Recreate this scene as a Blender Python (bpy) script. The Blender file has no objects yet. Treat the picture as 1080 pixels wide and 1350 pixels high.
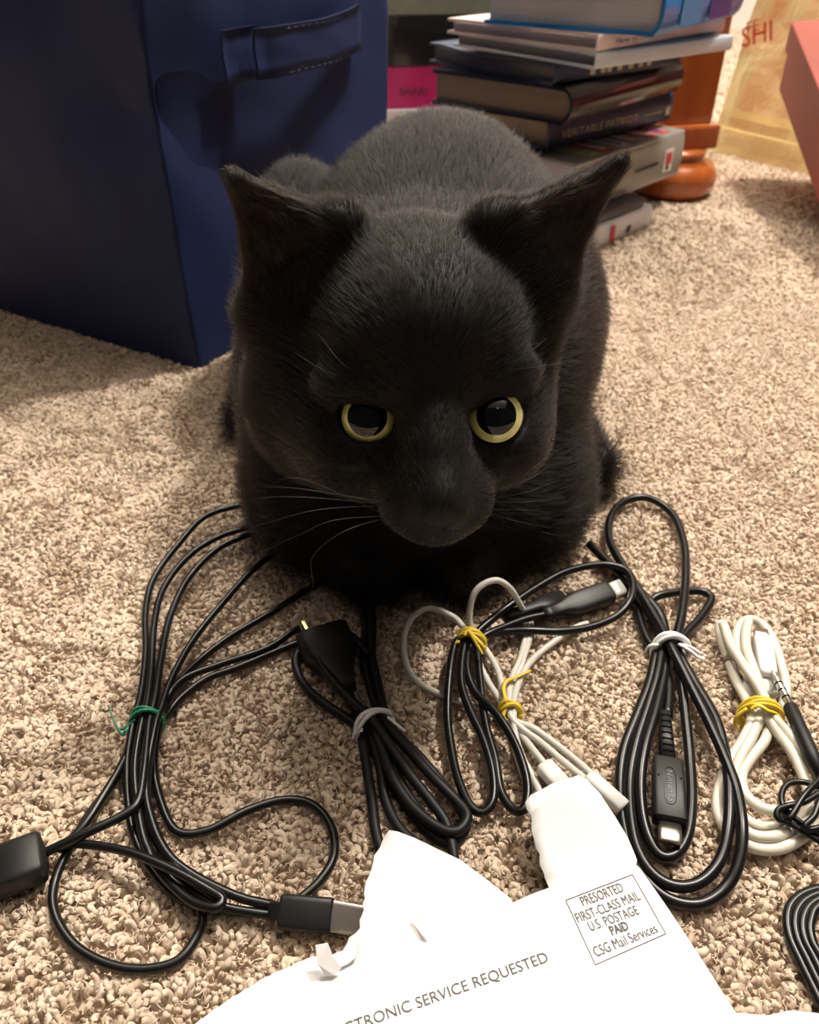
import bpy, bmesh, math
import numpy as np
from mathutils import Vector, Matrix

scene = bpy.context.scene
col = scene.collection
rng = np.random.default_rng(7)

# ------------------------------------------------------------------ camera
CAM_H, PITCH, FPX = 0.285, math.radians(36.5), 1080.0
cd = bpy.data.cameras.new('camera')
cam = bpy.data.objects.new('camera', cd)
col.objects.link(cam)
cam.location = (0, 0, CAM_H)
cam.rotation_euler = (math.pi / 2 - PITCH, 0, 0)
cd.sensor_fit = 'VERTICAL'
cd.sensor_height = 24.0
cd.lens = 24.0 * FPX / 1350.0
cd.clip_start = 0.01
cd.dof.use_dof = True
cd.dof.focus_distance = 0.30
cd.dof.aperture_fstop = 11.0
scene.camera = cam

# ------------------------------------------------------------------ light
w = bpy.data.worlds.new('world')
scene.world = w
w.use_nodes = True
w.node_tree.nodes['Background'].inputs[0].default_value = (1.0, 0.93, 0.86, 1)
w.node_tree.nodes['Background'].inputs[1].default_value = 0.045

def lamp(name, loc, watts, radius, colour):
    d = bpy.data.lights.new(name, 'POINT')
    d.energy = watts
    d.shadow_soft_size = radius
    d.color = colour
    o = bpy.data.objects.new(name, d)
    o.location = loc
    col.objects.link(o)
lamp('ceiling_lamp', (0.80, 1.08, 2.0), 215, 0.09, (1.0, 0.92, 0.81))
lamp('ceiling_lamp_far', (-0.30, 1.55, 2.0), 105, 0.09, (1.0, 0.92, 0.81))
lamp('catchlight_lamp', (0.35, -0.8, 2.1), 3, 0.06, (1.0, 0.93, 0.85))  # weak lamp added above and behind the camera for the eye catchlight

vs = scene.view_settings
vs.view_transform = 'Standard'
vs.look = 'None'
vs.gamma = 1.0
vs.use_curve_mapping = False
vs.exposure = -0.13
scene.cycles.use_denoising = True

# ------------------------------------------------------------------ helpers
def ray(px, py):
    x = (px - 540) / FPX
    y = -(py - 675) / FPX
    return np.array([x, math.cos(PITCH) + y * math.sin(PITCH), -math.sin(PITCH) + y * math.cos(PITCH)])
CAMP = np.array([0, 0, CAM_H])
def P(px, py, z=0.0):                       # point of the horizontal plane z
    d = ray(px, py)
    return CAMP + d * ((z - CAM_H) / d[2])
def U(px, py, depth):                       # point at a given depth from the lens
    return CAMP + ray(px, py) * depth
def on_plane(px, py, p0, n):
    d = ray(px, py)
    return CAMP + d * (np.dot(p0 - CAMP, n) / np.dot(d, n))
def unit(v):
    v = np.asarray(v, float)
    return v / max(np.linalg.norm(v), 1e-12)

MATS = {}
def mat(name, colour, rough=0.6, metal=0.0, coat=0.0, noise=None, bump=None, emit=None, sheen=0.0, trans=0.0, spec=0.5):
    if name in MATS:
        return MATS[name]
    m = bpy.data.materials.new(name)
    m.use_nodes = True
    nt = m.node_tree
    b = nt.nodes['Principled BSDF']
    b.inputs['Base Color'].default_value = (*colour, 1)
    b.inputs['Roughness'].default_value = rough
    b.inputs['Metallic'].default_value = metal
    b.inputs['Coat Weight'].default_value = coat
    b.inputs['Coat Roughness'].default_value = 0.05
    b.inputs['Sheen Weight'].default_value = sheen
    b.inputs['Transmission Weight'].default_value = trans
    b.inputs['Specular IOR Level'].default_value = spec
    tc = nt.nodes.new('ShaderNodeTexCoord')
    if noise:                               # (scale, amount)
        n = nt.nodes.new('ShaderNodeTexNoise')
        n.inputs['Scale'].default_value = noise[0]
        n.inputs['Detail'].default_value = 4
        nt.links.new(tc.outputs['Object'], n.inputs['Vector'])
        r = nt.nodes.new('ShaderNodeMix')
        r.data_type = 'RGBA'
        lo = [max(0, c * (1 - noise[1])) for c in colour]
        hi = [min(1, c * (1 + noise[1])) for c in colour]
        r.inputs[6].default_value = (*lo, 1)
        r.inputs[7].default_value = (*hi, 1)
        nt.links.new(n.outputs['Fac'], r.inputs[0])
        nt.links.new(r.outputs[2], b.inputs['Base Color'])
    if bump:                                # (scale, strength, distance)
        n = nt.nodes.new('ShaderNodeTexNoise')
        n.inputs['Scale'].default_value = bump[0]
        n.inputs['Detail'].default_value = 5
        nt.links.new(tc.outputs['Object'], n.inputs['Vector'])
        bp = nt.nodes.new('ShaderNodeBump')
        bp.inputs['Strength'].default_value = bump[1]
        bp.inputs['Distance'].default_value = bump[2]
        nt.links.new(n.outputs['Fac'], bp.inputs['Height'])
        nt.links.new(bp.outputs['Normal'], b.inputs['Normal'])
    MATS[name] = m
    return m

def mesh_obj(name, verts, faces, m, parent=None, smooth=False):
    me = bpy.data.meshes.new(name)
    me.from_pydata([tuple(map(float, v)) for v in verts], [], [tuple(f) for f in faces])
    me.update()
    if smooth:
        me.polygons.foreach_set('use_smooth', [True] * len(me.polygons))
    if m:
        me.materials.append(m)
    o = bpy.data.objects.new(name, me)
    col.objects.link(o)
    if parent:
        o.parent = parent
        o.matrix_parent_inverse = Matrix.Identity(4)
    return o

def empty(name, loc, label, cat, group=None, rot=None):
    o = bpy.data.objects.new(name, None)
    o.empty_display_size = 0.02
    col.objects.link(o)
    o.location = tuple(map(float, loc))
    if rot is not None:
        o.rotation_euler = (0, 0, rot)
    tag(o, label, cat, group)
    return o
def tag(o, label=None, cat=None, group=None, kind=None):
    if label: o['label'] = label
    if cat: o['category'] = cat
    if group: o['group'] = group
    if kind: o['kind'] = kind
    return o

class MB:
    """collects shapes for ONE mesh"""
    def __init__(s):
        s.v, s.f = [], []
    def add(s, v, f):
        n = len(s.v)
        s.v.extend([np.asarray(q, float) for q in v])
        s.f.extend([tuple(i + n for i in q) for q in f])
        return s
    def box(s, lo, hi):
        x0, y0, z0 = lo
        x1, y1, z1 = hi
        v = [(x0, y0, z0), (x1, y0, z0), (x1, y1, z0), (x0, y1, z0), (x0, y0, z1), (x1, y0, z1), (x1, y1, z1), (x0, y1, z1)]
        f = [(0, 3, 2, 1), (4, 5, 6, 7), (0, 1, 5, 4), (1, 2, 6, 5), (2, 3, 7, 6), (3, 0, 4, 7)]
        return s.add(v, f)
    def build(s, name, m, parent=None, smooth=False, bevel=0.0, origin=None):
        vv = np.array(s.v)
        if origin is not None:
            vv = vv - np.asarray(origin)
        o = mesh_obj(name, vv, s.f, m, parent, smooth)
        if bevel:
            b = o.modifiers.new('bevel', 'BEVEL')
            b.width = bevel
            b.segments = 2
            b.limit_method = 'ANGLE'
        return o

def smooth_path(pts, sub=6):
    p = np.asarray(pts, float)
    if len(p) < 3:
        return p
    q = np.vstack([2 * p[0] - p[1], p, 2 * p[-1] - p[-2]])
    out = []
    for i in range(1, len(q) - 2):
        p0, p1, p2, p3 = q[i - 1:i + 3]
        for t in np.linspace(0, 1, sub, endpoint=False):
            t2, t3 = t * t, t * t * t
            out.append(0.5 * (2 * p1 + (p2 - p0) * t + (2 * p0 - 5 * p1 + 4 * p2 - p3) * t2 + (3 * p1 - p0 - 3 * p2 + p3) * t3))
    out.append(p[-1])
    return np.array(out)

def tube(path, r, sides=10, mb=None, flat=1.0):
    """round tube along a path; r may be a list"""
    p = np.asarray(path, float)
    n = len(p)
    rr = np.full(n, r) if np.isscalar(r) else np.interp(np.linspace(0, 1, n), np.linspace(0, 1, len(r)), r)
    t = np.gradient(p, axis=0)
    t /= np.maximum(np.linalg.norm(t, axis=1), 1e-12)[:, None]
    a = np.array([0, 0, 1.0]) if abs(t[0][2]) < 0.9 else np.array([1.0, 0, 0])
    u = unit(np.cross(t[0], a))
    vs_, fs = [], []
    for i in range(n):
        u = unit(u - t[i] * np.dot(u, t[i]))
        b = np.cross(t[i], u)
        for k in range(sides):
            c = 2 * math.pi * k / sides
            vs_.append(p[i] + rr[i] * (math.cos(c) * u + flat * math.sin(c) * b))
    for i in range(n - 1):
        for k in range(sides):
            k2 = (k + 1) % sides
            fs.append((i * sides + k, i * sides + k2, (i + 1) * sides + k2, (i + 1) * sides + k))
    fs.append(tuple(range(sides - 1, -1, -1)))
    fs.append(tuple((n - 1) * sides + k for k in range(sides)))
    mb = mb or MB()
    return mb.add(vs_, fs)

def loft(p0, p1, sections, up=(0, 0, 1), n=20, e=5.0, mb=None):
    """sections: (t along p0->p1, width, height); rounded-rectangle cross-section"""
    p0, p1 = np.asarray(p0, float), np.asarray(p1, float)
    ax = unit(p1 - p0)
    side = unit(np.cross(ax, np.asarray(up, float)))
    upv = np.cross(side, ax)
    vs_, fs = [], []
    for (t, wd, ht) in sections:
        c = p0 + (p1 - p0) * t
        for k in range(n):
            a = 2 * math.pi * k / n
            x = math.copysign(abs(math.cos(a)) ** (2 / e), math.cos(a)) * wd / 2
            y = math.copysign(abs(math.sin(a)) ** (2 / e), math.sin(a)) * ht / 2
            vs_.append(c + side * x + upv * y)
    for i in range(len(sections) - 1):
        for k in range(n):
            k2 = (k + 1) % n
            fs.append((i * n + k, i * n + k2, (i + 1) * n + k2, (i + 1) * n + k))
    fs.append(tuple(range(n - 1, -1, -1)))
    fs.append(tuple((len(sections) - 1) * n + k for k in range(n)))
    mb = mb or MB()
    return mb.add(vs_, fs)

def text_obj(name, body, m, parent, origin, xdir, up, size, length=None, align='LEFT', depth=0.0001, bold=0.0):
    """lettering lying in the plane of xdir and up, starting at origin"""
    cu = bpy.data.curves.new(name, 'FONT')
    cu.body = body
    cu.align_x = align
    cu.size = 1.0
    cu.extrude = 0.0
    cu.offset = bold
    cu.resolution_u = 3
    o = bpy.data.objects.new(name, cu)
    col.objects.link(o)
    dg = bpy.context.evaluated_depsgraph_get()
    dg.update()
    me = bpy.data.meshes.new_from_object(o.evaluated_get(dg))
    bpy.data.objects.remove(o)
    co = np.zeros(len(me.vertices) * 3)
    me.vertices.foreach_get('co', co)
    co = co.reshape(-1, 3)
    sx = size
    if length:
        sx = length / max(co[:, 0].max() - co[:, 0].min(), 1e-6)
    x, y = unit(xdir), unit(np.asarray(up) - unit(xdir) * np.dot(unit(xdir), up))
    nrm = np.cross(x, y)
    q = np.asarray(origin) + co[:, :1] * sx * x + co[:, 1:2] * size * y + nrm * depth
    me.vertices.foreach_set('co', q.ravel())
    me.update()
    me.materials.clear()
    me.materials.append(m)
    me.name = name
    o = bpy.data.objects.new(name, me)
    col.objects.link(o)
    if parent:
        o.parent = parent
    return o

# cheap lattice noise -------------------------------------------------------
_perm = rng.random((64, 64, 64))
def vnoise(p):
    p = np.asarray(p, float)
    i = np.floor(p).astype(int)
    f = p - i
    f = f * f * (3 - 2 * f)
    r = 0
    for dx in (0, 1):
        for dy in (0, 1):
            for dz in (0, 1):
                wgt = (f[..., 0] if dx else 1 - f[..., 0]) * (f[..., 1] if dy else 1 - f[..., 1]) * (f[..., 2] if dz else 1 - f[..., 2])
                r = r + wgt * _perm[(i[..., 0] + dx) % 64, (i[..., 1] + dy) % 64, (i[..., 2] + dz) % 64]
    return r * 2 - 1

def hair_object(name, pts, radii, m, parent=None):
    """pts: (n strands, k points, 3); radii: (n,k)"""
    n, k = pts.shape[:2]
    hc = bpy.data.hair_curves.new(name)
    hc.add_curves([k] * n)
    hc.attributes['position'].data.foreach_set('vector', pts.astype(np.float32).ravel())
    ra = hc.attributes.get('radius') or hc.attributes.new('radius', 'FLOAT', 'POINT')
    ra.data.foreach_set('value', radii.astype(np.float32).ravel())
    hc.materials.append(m)
    o = bpy.data.objects.new(name, hc)
    col.objects.link(o)
    if parent:
        o.parent = parent
    return o

# ================================================================== SETTING
def carpet_material(name, hair):
    m = bpy.data.materials.new(name)
    m.use_nodes = True
    nt = m.node_tree
    b = nt.nodes['Principled BSDF']
    b.inputs['Roughness'].default_value = 0.95
    b.inputs['Specular IOR Level'].default_value = 0.1
    ramp = nt.nodes.new('ShaderNodeValToRGB')
    cr = ramp.color_ramp
    cr.elements[0].position, cr.elements[0].color = 0.0, (.45, .345, .255, 1)
    cr.elements[1].position, cr.elements[1].color = 1.0, (.68, .565, .455, 1)
    e = cr.elements.new(0.25); e.color = (.55, .435, .335, 1)
    e = cr.elements.new(0.7); e.color = (.615, .50, .395, 1)
    if hair:
        hi = nt.nodes.new('ShaderNodeHairInfo')
        nt.links.new(hi.outputs['Random'], ramp.inputs['Fac'])
    else:
        tc = nt.nodes.new('ShaderNodeTexCoord')
        n = nt.nodes.new('ShaderNodeTexNoise')
        n.inputs['Scale'].default_value = 320
        nt.links.new(tc.outputs['Object'], n.inputs['Vector'])
        nt.links.new(n.outputs['Fac'], ramp.inputs['Fac'])
    nt.links.new(ramp.outputs['Color'], b.inputs['Base Color'])
    MATS[name] = m
    return m

# woven backing of the carpet
fv, ff = [], []
NX, NY = 80, 80
for j in range(NY + 1):
    for i in range(NX + 1):
        x, y = -1.8 + 3.6 * i / NX, -0.9 + 3.7 * j / NY
        fv.append((x, y, -0.0045))
for j in range(NY):
    for i in range(NX):
        a = j * (NX + 1) + i
        ff.append((a, a + 1, a + NX + 2, a + NX + 1))
floor = mesh_obj('floor', fv, ff, carpet_material('carpet_backing', False))
tag(floor, 'beige cut pile carpet floor', kind='structure')

def pile(x0, x1, y0, y1, sp, hgt, rad):
    nx, ny = int((x1 - x0) / sp), int((y1 - y0) / sp)
    gx, gy = np.meshgrid(np.arange(nx), np.arange(ny))
    n = nx * ny
    x = x0 + (gx.ravel() + 0.5 * (gy.ravel() % 2) + rng.uniform(-.42, .42, n)) * sp
    y = y0 + (gy.ravel() + rng.uniform(-.42, .42, n)) * sp
    q = np.stack([x, y, np.zeros(n)], 1)
    big = vnoise(q * 95 + 3.3)
    keep = (big > -0.62) | (rng.random(n) < 0.35)
    q, big = q[keep], big[keep]
    n = len(q)
    ang = vnoise(q * 70) * 4.2 + vnoise(q * 23 + 9) * 3 + rng.normal(0, .7, n)
    ln = hgt * (1 + 0.22 * big + rng.normal(0, .14, n)) 
    lean = np.abs(rng.normal(0.50, .25, n))
    d = np.stack([np.cos(ang), np.sin(ang), np.zeros(n)], 1)
    pts = np.zeros((n, 4, 3))
    pts[:, 0] = q + [0, 0, -0.0045]
    pts[:, 1] = pts[:, 0] + d * (ln * lean * .22)[:, None] + np.stack([0 * ln, 0 * ln, ln * .42], 1)
    pts[:, 2] = pts[:, 1] + d * (ln * lean * .40)[:, None] + np.stack([0 * ln, 0 * ln, ln * .30], 1)
    d2 = np.stack([np.cos(ang + .9), np.sin(ang + .9), np.zeros(n)], 1)
    pts[:, 3] = pts[:, 2] + d2 * (ln * lean * .42)[:, None] + np.stack([0 * ln, 0 * ln, ln * .06], 1)
    r = rad * (1 + rng.normal(0, .15, n))
    radii = np.stack([r * .8, r * 1.0, r * 1.05, r * .75], 1)
    return pts, radii
parts = [pile(-.62, .62, .02, .70, .0021, .0058, .00118),
         pile(-.95, .95, .70, 1.30, .0032, .0066, .0018),
         pile(-1.4, -.62, -.1, .70, .0046, .0072, .0023), pile(.62, 1.4, -.1, .70, .0046, .0072, .0023),
         pile(-.62, .62, -.35, .02, .0046, .0072, .0023),
         pile(-1.8, -.95, .70, 1.30, .0060, .0080, .0029), pile(.95, 1.8, .70, 1.30, .0060, .0080, .0029),
         pile(-1.8, 1.8, 1.30, 2.70, .0068, .0085, .0032)]
carpet = hair_object('carpet_pile', np.concatenate([a for a, b in parts]), np.concatenate([b for a, b in parts]),
                     carpet_material('carpet_yarn', True), floor)
tag(carpet, kind='stuff')
# loose fibre ends that make the yarn look soft
nf_ = 230000
fy = .06 + (.80 - .06) * rng.random(nf_) ** .85
fx = rng.uniform(-.62, .62, nf_)
q = np.stack([fx, fy, rng.uniform(-.0035, .0012, nf_)], 1)
a = rng.uniform(0, 2 * math.pi, nf_)
l = rng.uniform(.0015, .0036, nf_)
d = np.stack([np.cos(a), np.sin(a), rng.uniform(.1, .9, nf_)], 1)
b = a + rng.normal(0, 1.0, nf_)
d2 = np.stack([np.cos(b), np.sin(b), rng.uniform(-.4, .3, nf_)], 1)
fp = np.stack([q, q + d * (l * .5)[:, None], q + d * (l * .5)[:, None] + d2 * (l * .5)[:, None]], 1)
fz = hair_object('carpet_fibres', fp, np.tile([.00024, .00022, .00010], (nf_, 1)), MATS['carpet_yarn'], floor)
tag(fz, kind='stuff')

wall = MB().box((-1.8, 2.72, -0.0045), (1.8, 2.8, 2.4)).build('wall_back', mat('wall_paint', (.62, .57, .50), .9, bump=(90, .2, .002)))
tag(wall, kind='structure')
bb = MB().box((-1.8, 2.705, -0.0045), (1.8, 2.7195, .09)).build('baseboard_back', mat('trim_paint', (.75, .72, .66), .5), bevel=.004)
tag(bb, kind='structure')

ceil = MB().box((-1.8, -.9, 2.45), (1.8, 2.8, 2.5)).build('ceiling', mat('ceiling_paint', (.70, .68, .64), .95, bump=(60, .3, .004)))
tag(ceil, kind='structure')

# ================================================================== NAVY FABRIC BIN
navy = mat('navy_fabric', (.0095, .019, .082), .7, noise=(40, .25), bump=(900, .25, .0006), spec=.35)
navy_d = mat('navy_binding', (.007, .011, .04), .7, bump=(1200, .3, .0004))
c0 = P(262, 488)
d_left = unit(P(0, 410) - c0); d_left[2] = 0
d_right = np.array([-d_left[1], d_left[0], 0]) * -1
if d_right[1] < 0: d_right = -d_right
B = 0.285
def bin_loop(inset, rad, n=14, m=26):
    """perimeter (s, t) coordinates, s along right face, t along left face"""
    out = []
    a, b = inset, B - inset
    cs = [((b, a), -90), ((b, b), 0), ((a, b), 90), ((a, a), 180)]
    for ci, ((cx, cy), a0) in enumerate(cs):
        ccx = cx - rad if cx > B / 2 else cx + rad
        ccy = cy - rad if cy > B / 2 else cy + rad
        arc = [(ccx + rad * math.cos(math.radians(a0 + 90 * k / 6)), ccy + rad * math.sin(math.radians(a0 + 90 * k / 6))) for k in range(7)]
        if out:
            s0, e0 = out[-1], arc[0]
            out += [(s0[0] + (e0[0] - s0[0]) * k / m, s0[1] + (e0[1] - s0[1]) * k / m) for k in range(1, m)]
        out += arc
    s0, e0 = out[-1], out[0]
    out += [(s0[0] + (e0[0] - s0[0]) * k / m, s0[1] + (e0[1] - s0[1]) * k / m) for k in range(1, m)]
    return np.array(out)
def bin_w(s, t, z):
    return c0 + d_right * s + d_left * t + np.array([0, 0, z])
bin_root = empty('fabric_storage_bin', c0, 'navy blue fabric storage bin with a strap handle, behind the cat', 'bin')
outer, inner = bin_loop(0, .006), bin_loop(.005, .005)
ctr = np.array([B / 2, B / 2])
zs = np.concatenate([[0.0, .002], np.linspace(.006, .275, 30), [.28]])
bv, bf = [], []
M_ = len(outer)
for z in zs:
    for k, (s, t) in enumerate(outer):
        p = np.array([s, t])
        nrm = (p - ctr) / np.max(np.abs(p - ctr))
        nn = np.where(np.abs(nrm) > .999, np.sign(nrm), 0)
        q3 = np.array([s * 9, t * 9, z * 7 + 3])
        amp = .007 * min(1, z / .06)
        bulge = amp * float(vnoise(q3)) + .0028 * float(vnoise(q3 * 2.7 + 11)) * min(1, z / .05)
        # soft dent high on the camera-side corner
        dent = -.008 * math.exp(-((s - .02) ** 2 / .0016 + (t - .05) ** 2 / .004 + (z - .185) ** 2 / .0010))
        dent += .005 * math.exp(-((s - .0) ** 2 / .003 + (t - .11) ** 2 / .002 + (z - .20) ** 2 / .0016))
        if z < .003: bulge = dent = 0
        p2 = p + nn * (bulge + dent)
        bv.append(bin_w(p2[0], p2[1], z) - c0)
for z in (.28, .15, .006):
    for s, t in inner:
        bv.append(bin_w(s, t, z) - c0)
nl = len(zs) + 3
for j in range(nl - 1):
    for k in range(M_):
        k2 = (k + 1) % M_
        bf.append((j * M_ + k, j * M_ + k2, (j + 1) * M_ + k2, (j + 1) * M_ + k))
bf.append(tuple(range(M_ - 1, -1, -1)))
bf.append(tuple((nl - 1) * M_ + k for k in range(M_)))
mesh_obj('body', bv, bf, navy, bin_root, True)
# binding hem round the rim
hem = [bin_w(s, t, .281) - c0 for s, t in bin_loop(.0025, .005)]
hem.append(hem[0])
tube(hem, .0042, 8).build('rim_binding', navy_d, bin_root, True)
# handle on the right face
nface = -d_left
pf = c0 + nface * .003
def face_uv(px, py):
    q = on_plane(px, py, pf, nface) - c0
    return float(np.dot(q, d_right)), float(q[2])
uL, vT = face_uv(284, 40)
uP, _ = face_uv(335, 75)
uR, vR = face_uv(468, 40)
_, vB = face_uv(303, 110)
zc, hh = (vT + vB) / 2, abs(vT - vB) / 2
def strap(us, offs, hs, thick, zsft=None):
    v, f = [], []
    n = len(us)
    zsft = zsft or [0] * n
    for side in (0, 1):
        for i in range(n):
            for kk in range(5):
                b = -1 + kk / 2
                q = d_right * us[i] + nface * (offs[i] + thick * side + .0008 * math.sin(kk * 2 + i)) + np.array([0, 0, zc + zsft[i] + hs[i] * b])
                v.append(q)
    A = n * 5
    for i in range(n - 1):
        for kk in range(4):
            a = i * 5 + kk
            f.append((a, a + 1, a + 6, a + 5))
            f.append((A + a, A + a + 5, A + a + 6, A + a + 1))
    for i in range(n - 1):
        for e_ in (0, 4):
            a = i * 5 + e_
            f.append((a, a + 5, A + a + 5, A + a))
    for kk in range(4):
        for e_ in (0, (n - 1) * 5):
            a = e_ + kk
            f.append((a, a + 1, A + a + 1, A + a))
    return v, f
bow = np.linspace(0, 1, 16)
us = [uP - .012 + (uR - uP + .012) * b for b in bow]
offs = [.006 + .013 * (math.sin(min(1, b * 3.2 + .35) * math.pi / 2)) * (1 - max(0, b - .45) ** 1.6 * 2.4) for b in bow]
sv, sf = strap(us, offs, [hh * .96] * 16, .0022, [.0 + .010 * max(0, b - .6) for b in bow])
hnd = MB().add(sv, sf).build('handle', navy, bin_root, True)
us2 = np.linspace(uL, uP - .002, 6)
sv, sf = strap(list(us2), [.0062] * 6, [hh] * 6, .0016)
MB().add(sv, sf).build('handle_patch', navy, bin_root, True)
st = MB()
for k in range(9):
    for (ua, ub, zz) in ((us[3], us[11], hh * .84), (us[3], us[11], -hh * .84)):
        u0 = ua + (ub - ua) * k / 9
        o_ = np.interp(u0, us, offs) + .0026
        o1 = np.interp(u0 + .003, us, offs) + .0026
        tube([d_right * u0 + nface * o_ + [0, 0, zc + zz], d_right * (u0 + .003) + nface * o1 + [0, 0, zc + zz]], .00028, 5, st)
tag(st.build('stitching', mat('thread', (.05, .07, .2), .6), hnd), kind='stuff')

# ================================================================== BOOKS
def pages_mat(name, c):
    if name in MATS: return MATS[name]
    m = mat(name, c, .85)
    nt = m.node_tree
    b = nt.nodes['Principled BSDF']
    tc = nt.nodes.new('ShaderNodeTexCoord')
    wv = nt.nodes.new('ShaderNodeTexNoise')
    mp = nt.nodes.new('ShaderNodeMapping')
    mp.inputs['Scale'].default_value = (3, 3, 900)
    nt.links.new(tc.outputs['Object'], mp.inputs['Vector'])
    nt.links.new(mp.outputs['Vector'], wv.inputs['Vector'])
    wv.inputs['Scale'].default_value = 1.5
    bp = nt.nodes.new('ShaderNodeBump')
    bp.inputs['Strength'].default_value = .6
    bp.inputs['Distance'].default_value = .0008
    nt.links.new(wv.outputs['Fac'], bp.inputs['Height'])
    nt.links.new(bp.outputs['Normal'], b.inputs['Normal'])
    mx = nt.nodes.new('ShaderNodeMix'); mx.data_type = 'RGBA'
    mx.inputs[6].default_value = (*[q * .72 for q in c], 1)
    mx.inputs[7].default_value = (*[min(1, q * 1.15) for q in c], 1)
    nt.links.new(wv.outputs['Fac'], mx.inputs[0])
    nt.links.new(mx.outputs[2], b.inputs['Base Color'])
    return m

def book(name, label, corner, right, z0, th, W, cover, pages, L=None, board=.0028, over=.004, rnd=.35, group='books in the right-hand pile', dyaw=0, wave=0.0, pageback=None):
    """hardcover lying flat: x along the spine, y across, z up; origin at its near bottom corner"""
    a = P(*corner, z0); b = P(*right, z0)
    yaw = math.atan2(b[1] - a[1], b[0] - a[0]) + math.radians(dyaw)
    LL = L or float(np.linalg.norm(b - a))
    root = empty(name, a, label, 'book', group, yaw)
    mb = MB()
    nx, ny = 10, 10
    def board_at(zb, ztop, wv):
        # board as a grid so that soft covers may ripple
        v, f = [], []
        for s in (0, 1):
            for i in range(nx + 1):
                for j in range(ny + 1):
                    x, y = LL * i / nx, th * .12 + (W - th * .12) * j / ny
                    r = wave * math.sin(y / W * 7.5 + .6) * (y / W) * 1.0 * (1 if wv else .55)
                    v.append((x, y, (ztop if s else zb) + r))
        A = (nx + 1) * (ny + 1)
        for i in range(nx):
            for j in range(ny):
                q = i * (ny + 1) + j
                f.append((q, q + 1, q + ny + 2, q + ny + 1))
                f.append((A + q, A + q + ny + 1, A + q + ny + 2, A + q + 1))
        for i in range(nx):
            for j in (0, ny):
                q = i * (ny + 1) + j
                f.append((q, q + ny + 1, A + q + ny + 1, A + q))
        for j in range(ny):
            for i in (0, nx):
                q = i * (ny + 1) + j
                f.append((q, q + 1, A + q + 1, A + q))
        mb.add(v, f)
    board_at(0, board, False)
    board_at(th - board, th, True)
    # rounded spine shell
    v, f = [], []
    n = 9
    for i, x in enumerate((0, LL)):
        for k in range(n):
            t = -1 + 2 * k / (n - 1)
            z = th / 2 + t * th / 2
            v.append((x, th * .12 - th * rnd * math.sqrt(max(0, 1 - t * t * .96)) + th * rnd * .2, z))
        for k in range(n):
            t = -1 + 2 * k / (n - 1)
            z = th / 2 + t * (th / 2 - board * .9)
            v.append((x, th * .12 + board - th * rnd * math.sqrt(max(0, 1 - t * t * .96)) + th * rnd * .2, z))
    for k in range(n - 1):
        f += [(k, k + 1, 2 * n + k + 1, 2 * n + k), (n + k, 3 * n + k, 3 * n + k + 1, n + k + 1), (k, n + k, n + k + 1, k + 1), (2 * n + k, 2 * n + k + 1, 3 * n + k + 1, 3 * n + k)]
    f += [(0, 2 * n, 3 * n, n), (n - 1, 2 * n - 1, 4 * n - 1, 3 * n - 1)]
    mb.add(v, f)
    mb.build('cover', cover, root, False, bevel=.0006)
    pm = MB()
    v, f = [], []
    y0p = th * .12 + board - th * rnd * .55
    nyp = 12
    for i in (0, 1):
        for j in range(nyp + 1):
            for k in (0, 1):
                y = y0p + (W - over - y0p) * j / nyp
                r = wave * math.sin(y / W * 7.5 + .6) * (y / W) * (1 if k else .55)
                v.append((over if i == 0 else LL - over, y, (board if k == 0 else th - board) + r))
    A = (nyp + 1) * 2
    for j in range(nyp):
        q = j * 2
        f += [(q, q + 1, q + 3, q + 2), (A + q, A + q + 2, A + q + 3, A + q + 1), (q, q + 2, A + q + 2, A + q), (q + 1, A + q + 1, A + q + 3, q + 3)]
    f += [(0, A, A + 1, 1), (2 * nyp, 2 * nyp + 1, A + 2 * nyp + 1, A + 2 * nyp)]
    pm.add(v, f)
    pm.build('pages', pages, root)
    root['L'] = LL
    root['ys'] = th * .12 - th * rnd * .8
    return root, LL, th * .12 - th * rnd * .8

def decal(name, root, m, x0, x1, z0, z1, y, tilt=0, th=.0004):
    mb = MB()
    mb.add([(x0, y, z0), (x1, y, z0), (x1 + tilt, y, z1), (x0 + tilt, y, z1), (x0, y - th, z0), (x1, y - th, z0), (x1 + tilt, y - th, z1), (x0 + tilt, y - th, z1)],
           [(0, 1, 2, 3), (4, 7, 6, 5), (0, 4, 5, 1), (1, 5, 6, 2), (2, 6, 7, 3), (3, 7, 4, 0)])
    return mb.build(name, m, root)
def topdecal(name, root, m, pts, z, th=.0004):
    n = len(pts)
    v = [(x, y, z) for x, y in pts] + [(x, y, z + th) for x, y in pts]
    f = [tuple(range(n - 1, -1, -1)), tuple(range(n, 2 * n))] + [(i, (i + 1) % n, n + (i + 1) % n, n + i) for i in range(n)]
    return MB().add(v, f).build(name, m, root)

m_white_b = mat('white_gloss_card', (.72, .70, .74), .35, coat=.3)
m_dark = mat('dark_card', (.05, .045, .05), .45)
m_grey = mat('grey_green_card', (.30, .29, .255), .4, coat=.25)
m_navyb = mat('navy_jacket', (.018, .035, .085), .35, coat=.3, noise=(60, .3))
m_blackb = mat('black_gloss_cover', (.012, .012, .014), .22, coat=.5)
m_navyl = mat('navy_leather', (.030, .045, .085), .5, bump=(500, .4, .0006))
m_pale = mat('pale_blue_card', (.62, .70, .76), .4, coat=.2)
m_pinkw = mat('pale_pink_card', (.80, .66, .62), .4, coat=.2)
m_blue = mat('bright_blue_card', (.012, .20, .55), .35, coat=.1)
m_red = mat('red_ink', (.62, .05, .06), .5)
m_whitei = mat('white_ink', (.85, .85, .85), .5)
m_bluei = mat('blue_ink', (.06, .07, .30), .5)
m_yel = mat('yellow_ink', (.65, .60, .15), .5)
m_blk = mat('black_ink', (.02, .02, .022), .5)
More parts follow.
